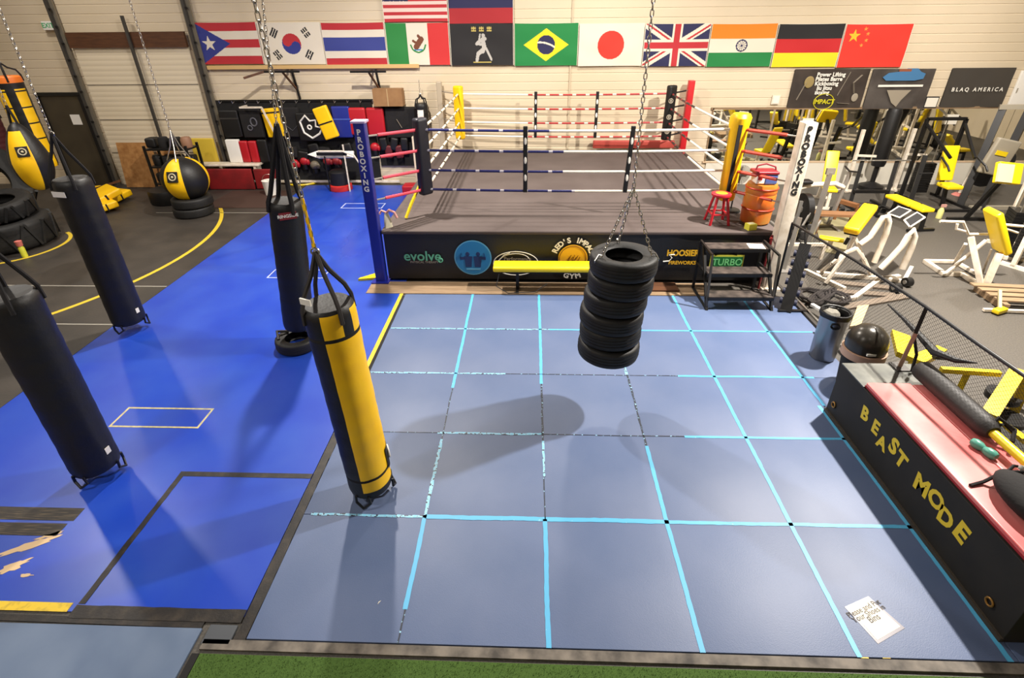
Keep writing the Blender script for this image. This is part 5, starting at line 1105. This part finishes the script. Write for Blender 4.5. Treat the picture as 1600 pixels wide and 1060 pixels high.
# preacher machine
t = thing('preacher_bench', 'white preacher curl bench with a tall bright yellow arm pad', 'exercise bench', (7.5, 8.3, 0))
b = MB(); bars(b, [g(1445, 408), g(1475, 428), g(1503, 428), g(1537, 451)], .075, white_paint); bars(b, [g(1445, 408), g(1492, 409), g(1526, 428)], .06, white_paint)
bars(b, [g(1475, 430), at_y(1541, 376, 8.55)], .05, white_paint); bars(b, [g(1492, 410), at_y(1509, 381, 8.8)], .05, white_paint); bars(b, [g(1533, 447), at_y(1517, 370, 8.3)], .08, white_paint); bars(b, [g(1539, 449), at_y(1562, 396, 8.0)], .085, white_paint); bars(b, [at_y(1549, 390, 8.3), g(1535, 428)], .03, white_paint)
b.build('frame', t)
b = MB(); b.tube(P([(1469, 346), (1505, 347), (1513, 366), (1545, 366)], 8.3), .024, white_paint, 8); b.tube(P([(1496, 350), (1494, 358), (1508, 362)], 8.2), .02, white_paint, 8); b.tube(P([(1567, 351), (1598, 354)], 8.3), .024, white_paint, 8); b.tube(P([(1567, 356), (1590, 364)], 8.3), .018, white_paint, 8); b.build('bar', t)
a0, a1 = at_y(1551, 329, 8.15), at_y(1566, 393, 8.1)
b = MB(); b.bar(a1, a0, .37, .11, yellow_pad, bev=.045); b.build('arm_pad', t)
b = MB(); b.bar(at_y(1562, 396, 8.0), at_y(1560, 408, 8.0), .06, .06, mat('rusty', (170, 110, 80), .6)); b.build('collar', t)
# generic machines in local coordinates
def loc_thing(name, label, cat, x, y, yaw, group=None):
    o = thing(name, label, cat, (x, y, 0), group); o.rotation_euler = (0, 0, yaw); o['_w'] = (0, 0, 0); return o
def bench(x, y, yaw, label, incline=0.0, fm_=black_metal, pm=yellow_pad, long=.75):
    t = loc_thing('weight_bench', label, 'bench', x, y, yaw, 'yellow padded benches')
    b = MB(); b.box((0, 0, .46), (.28, .36, .08), pm, bev=.03); b.build('seat_pad', t, False)
    b = MB(); R = rot(incline); c = Vector((0, .2, .46))+R @ Vector((0, long/2, 0)); b.box(c, (.28, long, .08), pm, R, bev=.03); b.build('back_pad', t, False)
    b = MB(); b.bar((0, -.15, .38), (0, .75, .38), .06, .06, fm_); b.bar((0, -.12, .38), (0, -.15, .03), .06, .06, fm_); b.bar((0, .7, .38), (0, .78, .03), .06, .06, fm_); b.bar((-.3, -.15, .03), (.3, -.15, .03), .06, .05, fm_); b.bar((-.3, .78, .03), (.3, .78, .03), .06, .05, fm_); b.bar((0, .4, .38), (0, .55, .38+.3*sin(incline)), .04, .04, fm_); b.build('frame', t, False); return t
def press(x, y, yaw, label, fmat=white_paint, pm=yellow_pad, h=1.9, stack=True, name='weight_machine'):
    t = loc_thing(name, label, 'weight machine', x, y, yaw, 'weight machines on the right')
    b = MB()
    for sx in (-.45, .45): b.bar((sx, -.1, .03), (sx, 1.3, .03), .07, .06, fmat); b.bar((sx, 1.1, .03), (sx, 1.1, h), .07, .07, fmat); b.bar((sx, 1.1, h-.1), (sx*.6, .2, h*.62), .05, .05, fmat)
    b.bar((-.45, 1.1, h), (.45, 1.1, h), .07, .07, fmat); b.bar((-.45, -.1, .03), (.45, -.1, .03), .07, .06, fmat); b.bar((0, .25, .03), (0, .35, .5), .07, .07, fmat); b.build('frame', t, False)
    b = MB(); b.box((0, .25, .52), (.36, .4, .09), pm, bev=.03); b.build('seat_pad', t, False)
    b = MB(); b.box((0, .56, .98), (.34, .09, .8), pm, rot(-.2), bev=.03); b.build('back_pad', t, False)
    b = MB(); b.tube([(-.4, .3, h*.62), (-.42, .0, h*.55), (-.42, -.1, h*.5)], .022, black_metal, 8); b.build('handle', t, False); b = MB(); b.tube([(.4, .3, h*.62), (.42, .0, h*.55), (.42, -.1, h*.5)], .022, black_metal, 8); b.build('handle', t, False)
    if stack:
        b = MB()
        for k in range(12): b.box((0, 1.22, .12+.062*k), (.4, .16, .055), black_metal)
        b.tube([(-.12, 1.22, .1), (-.12, 1.22, h-.05)], .012, steel, 6); b.tube([(.12, 1.22, .1), (.12, 1.22, h-.05)], .012, steel, 6); b.build('weight_stack', t, False)
    return t
def rack(x, y, yaw, label, fmat=white_paint, h=2.1, plates=True):
    t = loc_thing('squat_rack', label, 'rack', x, y, yaw, 'racks on the right')
    b = MB()
    for sx in (-.55, .55):
        for sy in (0, .9): b.bar((sx, sy, .0), (sx, sy, h), .07, .07, fmat)
        b.bar((sx, 0, h), (sx, .9, h), .07, .07, fmat); b.bar((sx, -.2, .03), (sx, 1.1, .03), .07, .06, fmat); b.bar((sx, 0, .9), (sx, .9, .9), .05, .05, fmat)
    b.bar((-.55, .9, h), (.55, .9, h), .07, .07, fmat); b.bar((-.55, .9, .3), (.55, .9, .3), .07, .07, fmat); b.build('frame', t, False)
    b = MB(); b.tube([(-1.05, -.08, 1.2), (1.05, -.08, 1.2)], .016, steel, 8); b.build('barbell', t, False)
    if plates:
        for sx in (-.8, -.86, .8, .86): b = MB(); b.tube([(sx-.02, -.08, 1.2), (sx+.02, -.08, 1.2)], .21, black_metal, 28); b.build('weight_plate', t, False)
    return t
q = at_z(1432, 315, .5)
bench(8.32, 10.85, .12, 'flat yellow bench on black legs in the middle of the gym floor', long=.72)
# tall yellow pads near the mirror
q = at_y(1294, 226, 12.7); bench(q.x+.1, 12.3, -.25, 'bench with a steep yellow back pad before the left of the mirror', incline=1.15, fm_=white_paint, long=.85)
q = at_y(1492, 228, 12.66); press(q.x, 12.1, 0, 'black framed machine with a broad yellow back pad before the mirror', fmat=black_metal, h=1.9)
# white incline poles
for k, (p0_, p1_, lb) in enumerate((((1320, 300), (1357, 205), 'left'), ((1396, 298), (1435, 205), 'right'))):
    a = at_z(*p0_); c = Vector((a.x+.02, a.y+.02, 1.58)); t = thing('pole_stand', 'white slim pole stand in front of the mirror, ' + lb + ' one', 'pole stand', (a.x, a.y, 0), 'white pole stands'); b = MB(); b.bar(a, c, .07, .07, white_paint); b.build('pole', t); b = MB(); b.bar(a+Vector((-.2, .05, .03)), a+Vector((.2, 0, .03)), .07, .05, white_paint); b.bar(a+Vector((0, .2, .03)), a+Vector((0, -.12, .03)), .07, .05, white_paint); b.build('foot', t)
    b = MB(); b.bar(a+Vector((0, 0, .95)), a+Vector((.45, -.1, .95)), .05, .05, white_paint); b.build('arm', t)
# black tall pad bag at the mirror
a = Vector((9.1, 13.9, 0)); t = thing('free_standing_bag', 'tall black padded column standing against the mirror', 'punching bag', (a.x, a.y, 0)); b = MB(); b.lathe([(0, .62), (.15, .62), (.17, .7), (.17, 1.95), (.14, 2.04), (0, 2.06)], black_vinyl, a, n=26); b.build('body', t); b = MB(); b.lathe([(0, 0), (.3, 0), (.3, .1), (.06, .2), (.06, .62), (0, .62)], black_metal, a, n=26); b.build('base', t)
# black bench-press stand near the middle
t = thing('bench_press_stand', 'black bench press stand with dumbbells in front of the mirror, left of the yellow bench', 'rack', (7.6, 12.2, 0))
b = MB()
for x in (7.7, 8.5): b.bar((x, 12.3, 0), (x+.1, 12.5, 1.15), .08, .08, black_metal); b.bar((x, 11.7, .03), (x, 12.8, .03), .07, .06, black_metal)
b.bar((7.7, 12.3, .4), (8.5, 12.3, .4), .07, .07, black_metal); b.build('frame', t)
b = MB(); b.tube([(7.5, 12.42, 1.1), (8.85, 12.42, 1.1)], .016, steel, 8); b.build('barbell', t)
t = thing('squat_stand', 'black upright stand right of the yellow bench before the white wall base', 'rack', (9.1, 12.3, 0)); b = MB(); b.bar((9.1, 12.3, 0), (9.2, 12.5, 1.2), .09, .09, black_metal); b.bar((8.95, 12.3, .03), (9.3, 12.3, .03), .07, .06, black_metal); b.bar((9.1, 12.0, .03), (9.1, 12.7, .03), .07, .06, black_metal); b.build('upright', t); b = MB(); b.tube([(9.14, 12.4, .8), (9.4, 12.35, .82)], .02, black_metal, 8); b.build('peg', t)
hx = at_z(1325, 322, 0)
def dumbbell(x, y, yaw, z, label):
    t = loc_thing('dumbbell', label, 'dumbbell', x, y, yaw, 'dumbbells on the gym floor'); t.location.z = z
    b = MB(); b.tube([(-.08, 0, .06), (.08, 0, .06)], .014, steel, 8); b.build('handle', t, False)
    for s in (-1, 1): b = MB(); b.tube([(s*.07, 0, .06), (s*.15, 0, .06)], .06, black_metal, 10); b.build('head', t, False)
for k in range(6): dumbbell(7.25+.26*k, 12.0-.2*(k % 2), .3*k, 0, 'black dumbbell on the floor by the bench press stand, ' + ['leftmost', 'second', 'third', 'fourth', 'fifth', 'rightmost'][k] + ' of the row')
# exercise bike between post and bench
t = thing('exercise_bike', 'grey exercise bike with a round flywheel beside the white ring post', 'exercise bike', (5.55, 10.6, 0))
q = at_y(1260, 312, 10.9); b = MB(); b.tube([(q.x-.06, 10.9, .42), (q.x+.06, 10.9, .42)], .34, black_metal, 32); b.tube([(q.x-.07, 10.9, .42), (q.x+.07, 10.9, .42)], .08, gray_metal, 16); b.build('flywheel', t)
b = MB(); b.tube([(q.x-.4, 10.9, .5), (q.x-.3, 10.9, .85), (q.x, 10.9, .95), (q.x+.5, 10.9, .98), (q.x+.7, 10.9, .9)], .05, white_paint, 10); b.bar((q.x-.1, 10.9, .03), (q.x-.1, 10.9, .6), .08, .06, gray_metal); b.bar((q.x-.5, 10.6, .03), (q.x-.5, 11.2, .03), .06, .05, gray_metal); b.bar((q.x+.7, 10.6, .03), (q.x+.7, 11.2, .03), .06, .05, gray_metal); b.bar((q.x-.5, 10.9, .05), (q.x+.7, 10.9, .05), .07, .06, gray_metal); b.bar((q.x+.6, 10.9, .05), (q.x+.75, 10.9, 1.25), .06, .06, gray_metal); b.build('frame', t)
b = MB(); b.box((q.x-.15, 10.9, 1.02), (.3, .22, .07), black_vinyl, bev=.03); b.build('saddle', t)
b = MB(); b.tube([(q.x+.75, 10.65, 1.28), (q.x+.72, 10.9, 1.24), (q.x+.75, 11.15, 1.28)], .018, black_vinyl, 8); b.build('handlebar', t)
# grey upright tube and brown bench
t = thing('upright_tube', 'tall grey metal upright with a slotted head behind the white ring post', 'post', (5.3, 9.3, 0)); a = at_z(1262, 388); b = MB(); b.bar(a, Vector((a.x+.05, a.y+.05, 1.5)), .08, .08, gray_metal); b.build('tube', t); b = MB(); b.box((a.x+.05, a.y+.05, 1.52), (.16, .05, .12), gray_metal); b.build('head', t)
a = at_z(1232, 430); b = MB(); b.bar(a+Vector((0, .2, 0)), Vector((a.x+.12, a.y+.35, .95)), .07, .07, gray_metal); b.box((a.x, a.y+.2, .015), (.3, .3, .03), gray_metal); tag(b.build('upright_tube'), 'shorter grey metal upright just right of the white ring post', 'post')
b = MB(); c4 = Pz((1272, 342, .02), (1335, 335, .02), (1320, 400, .02), (1285, 392, .02)); b.add([v for v in c4]+[v-Vector((0, 0, .018)) for v in c4], [(3, 2, 1, 0), (4, 5, 6, 7), (0, 1, 5, 4), (1, 2, 6, 5), (2, 3, 7, 6), (3, 0, 4, 7)], mat('olive_sheet', (132, 124, 92), .7)); tag(b.build('floor_sheet'), 'olive tan sheet on the floor under the wooden bench', 'sheet')
t = thing('wooden_bench', 'low brown wooden bench between the white ring post and the yellow glider seat', 'bench', (6.3, 10.0, 0))
p0_, p1_ = at_z(1270, 333, .42), at_z(1345, 336, .42); b = MB(); b.bar(p0_, p1_, .26, .05, mat('bench_wood', (128, 90, 58), .6)); b.build('seat', t)
for f in (.12, .88): c = p0_.lerp(p1_, f); b = MB(); b.bar(c, Vector((c.x, c.y, 0)), .06, .2, MATS['bench_wood']); b.build('leg', t)
q0, q1 = at_z(1312, 314, .45), at_z(1340, 322, .45); b = MB(); b.bar(q0, q1, .12, .08, mat('beam_brown', (120, 78, 44), .6)); b.bar(q0, Vector((q0.x, q0.y, 0)), .05, .05, MATS['beam_brown']); b.bar(q1, Vector((q1.x, q1.y, 0)), .05, .05, MATS['beam_brown']); tag(b.build('wood_beam'), 'short brown beam on legs behind the wooden bench', 'beam')
a = at_z(1298, 378, .16); b = MB(); b.box((a.x, a.y, .22), (.42, .16, .05), yellow_pad, rot(0, 0, -.5), bev=.02); b.bar((a.x, a.y, .2), (a.x, a.y, 0), .06, .06, white_paint); tag(b.build('foot_pad'), 'small bright yellow pad low on the floor left of the glider machine', 'pad')
b = MB(); a = at_z(1225, 382, .3); b.bar(a, a+Vector((.75, 0, 0)), .06, .05, white_paint); b.bar(a, Vector((a.x, a.y, 0)), .05, .05, white_paint); b.bar(a+Vector((.75, 0, 0)), Vector((a.x+.75, a.y, 0)), .05, .05, white_paint); tag(b.build('low_rail'), 'low white bar stand right of the white ring post', 'stand')
rr = random.Random(11)
for k in range(9):
    q = at_z(1246+rr.uniform(-8, 26), 352+rr.uniform(-12, 22), .1); q.x += .0; b = MB()
    if k % 3 == 0: b.tube([(q.x, q.y-.05, .1), (q.x, q.y+.05, .1)], .1, black_metal, 16)
    elif k % 3 == 1: b.box((q.x, q.y, .1), (.18, .2, .18), dark_steel, rot(0, 0, k), bev=.03)
    else: b.bar((q.x-.1, q.y, .0), (q.x+.1, q.y+.1, .45), .03, .03, gray_metal)
    tag(b.build('gym_accessory'), ('black disc', 'dark grey block', 'grey metal piece')[k % 3] + ' in the clutter behind the white ring post, ' + ['nearest the post', 'toward the bike', 'under the tall upright', 'rear left', 'rear middle', 'front middle', 'front right', 'farthest right', 'farthest back'][k], 'accessory', 'clutter behind the white post')
# ropes and small things on the floor by the mats
cr = mat('rope_dark', (46, 40, 38), .9)
for k in range(4):
    b = MB(); q = at_z(1268+k*11, 466+6*(k % 2)); pts = [(q.x+(.10+.004*i)*cos(i*.7)*(1.4), q.y+.22*sin(i*.7+k), .03+.002*i+.03*(k % 2)) for i in range(26)]; b.tube(pts, .022, cr, 7); tag(b.build('battle_rope'), 'dark coil of thick rope on the floor behind the trash can, ' + ['left', 'left of centre', 'right of centre', 'right'][k] + ' coil', 'rope', 'rope coils by the mats')
q0, q1 = at_z(1268, 476, .12), at_z(1292, 490, .12); b = MB(); b.bar(q0, q1, .06, .05, white_plain, bev=.015); tag(b.build('white_bar'), 'short white bar lying on the dark rope coils', 'bar')
c4 = Pz((1340, 478, .05), (1358, 476, .05), (1345, 508, .05), (1328, 510, .05)); b = MB(); b.add([v for v in c4]+[v-Vector((0, 0, .04)) for v in c4], [(3, 2, 1, 0), (4, 5, 6, 7), (0, 1, 5, 4), (1, 2, 6, 5), (2, 3, 7, 6), (3, 0, 4, 7)], tan_board); tag(b.build('tan_board'), 'small tan board on the floor behind the domed bin', 'board')
b = MB(); b.box((4.25, 7.0, .02), (.05, 2.6, .04), dark_steel); b.box((4.32, 6.6, .03), (.03, 2.2, .03), steel); tag(b.build('floor_rail'), 'dark metal edge rail along the right side of the mats', 'rail')
sm = mat('wood_plank_grey', (120, 106, 92), .7, c2=(98, 86, 74), scale=5, stretch=(1, 9, 1))
for k, (p0_, p1_, lb) in enumerate((((1300, 455), (1400, 462), 'front'), ((1290, 440), (1390, 450), 'middle'), ((1310, 482), (1420, 462), 'right'))):
    a, c = at_z(*p0_, .02), at_z(*p1_, .02); b = MB(); b.bar(a, c, .14, .03, sm); tag(b.build('plank'), 'weathered plank on the floor under the glider machine, ' + lb + ' one', 'plank', 'planks under the glider')
# pallets
t = thing('pallet', 'pale wooden pallet with a yellow foot piece at the right edge below the preacher bench', 'pallet', (7.9, 7.6, 0))
for k in range(4):
    b = MB(); b.box((7.95+.0, 7.30+.17*k, .13), (1.3, .12, .025), wood, rot(0, 0, -.1)); b.build('slat', t)
for x in (7.4, 8.5): b = MB(); b.box((x, 7.56, .06), (.08, .7, .11), wood, rot(0, 0, -.1)); b.build('runner', t)
a = at_z(1562, 486, .05); b = MB(); b.box((a.x, a.y, .06), (.22, .1, .07), yellow_paint, rot(0, 0, .4), bev=.015); b.bar((a.x-.2, a.y+.05, .04), (a.x+.5, a.y, .04), .05, .04, white_paint); b.bar((a.x, a.y, .05), (a.x+.15, a.y+.3, .25), .04, .04, tan_board); tag(b.build('yellow_foot'), 'bright yellow steel foot on a white bar at the right edge before the pallet', 'machine foot')
# spray bottle, weights near the wall
a = at_z(1466, 341); t = thing('spray_bottle', 'pale yellow spray bottle standing on the floor right of the yellow bench', 'bottle', (a.x, a.y, 0)); b = MB(); b.lathe([(0, 0), (.06, 0), (.06, .18), (.025, .25), (0, .25)], mat('bottle_pale', (206, 204, 130), .4), a, n=16); b.build('body', t); b = MB(); b.box((a.x+.02, a.y, .29), (.1, .04, .06), mat('nozzle', (200, 150, 140), .5)); b.build('nozzle', t)
t = thing('plate_stand', 'white stand holding two black round weights before the wall base', 'weight stand', (11.3, 13.4, 0)); b = MB(); b.bar((11.05, 13.35, 0), (11.3, 13.5, .8), .1, .1, white_paint); b.lathe([(0, 0), (.18, 0), (.12, .05), (0, .06)], mat('pink_base', (200, 120, 110), .5), (11.05, 13.35, 0), n=18); b.build('stand', t)
for x, z in ((11.3, .5), (11.6, .95)): b = MB(); b.tube([(x, 13.2, z), (x+.1, 13.3, z)], .24, black_metal, 24); b.build('weight', t)
# big grey machine at right edge
t = thing('lat_machine', 'tall grey and black machine with yellow seat at the right edge before the mirror', 'weight machine', (10.6, 12.0, 0))
gr = mat('machine_grey', (150, 142, 126), .5)
b = MB(); b.bar((10.45, 12.5, 0), (10.85, 12.9, 2.2), .14, .12, black_metal); b.bar((10.7, 12.2, 0), (11.1, 12.5, 2.3), .14, .12, black_metal); b.bar((10.45, 12.2, .04), (11.6, 12.2, .04), .1, .08, gr); b.bar((10.75, 12.9, 2.2), (11.3, 12.6, 2.25), .1, .1, gr); b.build('frame', t)
b = MB(); b.box((10.7, 12.3, 1.2), (.55, .12, .8), gr, rot(0, .2), bev=.04); b.build('shroud', t); b = MB(); b.box((10.66, 12.22, 1.3), (.26, .02, .1), yellow_paint, rot(0, .2)); b.build('label_patch', t)
t = thing('seat_stand', 'yellow edged seat pad on a black stand at the right picture edge', 'seat', (9.8, 10.75, 0)); a = at_y(1578, 272, 10.7); b = MB(); b.box((a.x, 10.75, a.z), (.5, .12, .42), yellow_pad, rot(-.4, .1), bev=.03); b.box((a.x-.12, 10.68, a.z+.02), (.3, .05, .36), mat('pale_pad_face', (216, 206, 170), .5), rot(-.4, .1)); b.build('seat_pad', t); b = MB(); b.bar((a.x, 10.8, a.z-.1), (a.x+.1, 11.4, .05), .07, .07, black_metal); b.bar((a.x-.3, 11.4, .04), (a.x+.6, 11.4, .04), .07, .06, black_metal); b.build('seat_post', t)
# machines mostly out of frame, seen in the mirror
mach = [(press, 9.7, 8.1, .5, 'white machine with yellow pads just past the right edge behind the pallet'), (press, 11.2, 6.6, 1.7, 'grey machine with yellow pads past the right edge, second nearest the camera'), (press, 13.4, 8.9, -.6, 'dark machine with yellow pads far right between two white racks'), (bench, 11.3, 11.3, 2.2, 'yellow incline bench beside the tall grey machine'), (press, 10.3, 9.2, 1.2, 'white machine with yellow pads past the right edge, nearest the preacher bench'), (press, 12.4, 8.0, 2.2, 'white machine with yellow pads far to the right, seen in the mirror'), (rack, 11.9, 10.2, .3, 'white squat rack right of the picture edge, seen in the mirror'), (bench, 9.6, 7.3, .6, 'yellow incline bench past the right edge, seen in the mirror'), (press, 14.0, 10.6, 2.6, 'grey machine with yellow pads by the right wall'), (rack, 9.9, 5.2, 0, 'black squat rack behind the black box side, past the right edge'), (press, 12.3, 5.2, 1.0, 'dark machine with yellow pads beyond the right edge, nearest the camera side'), (bench, 13.2, 12.2, 1.4, 'yellow bench in the far right corner by the mirror'), (press, 8.7, 4.0, .8, 'white machine with yellow pads beside the camera on the right'), (rack, 14.3, 7.2, 1.5, 'white squat rack by the right wall')]
for k, (f, x, y, yaw, lb) in enumerate(mach):
    if f is press: f(x, y, yaw, lb, fmat=gray_metal if lb.startswith('grey') else black_metal if lb.startswith('dark') else white_paint, pm=yellow_pad)
    elif f is rack: f(x, y, yaw, lb, fmat=black_metal if lb.startswith('black') else white_paint)
    else: f(x, y, yaw, lb, incline=.7)
for k, (x, z, lb) in enumerate(((7.25, 1.62, 'left'), (10.9, 1.7, 'right'))):
    b = MB(); b.box((x, 14.35, z), (.28, .008, .24), paper); tag(b.build('mirror_notice'), 'white paper notice stuck on the mirror, ' + lb + ' one', 'notice', 'notices on the mirror')
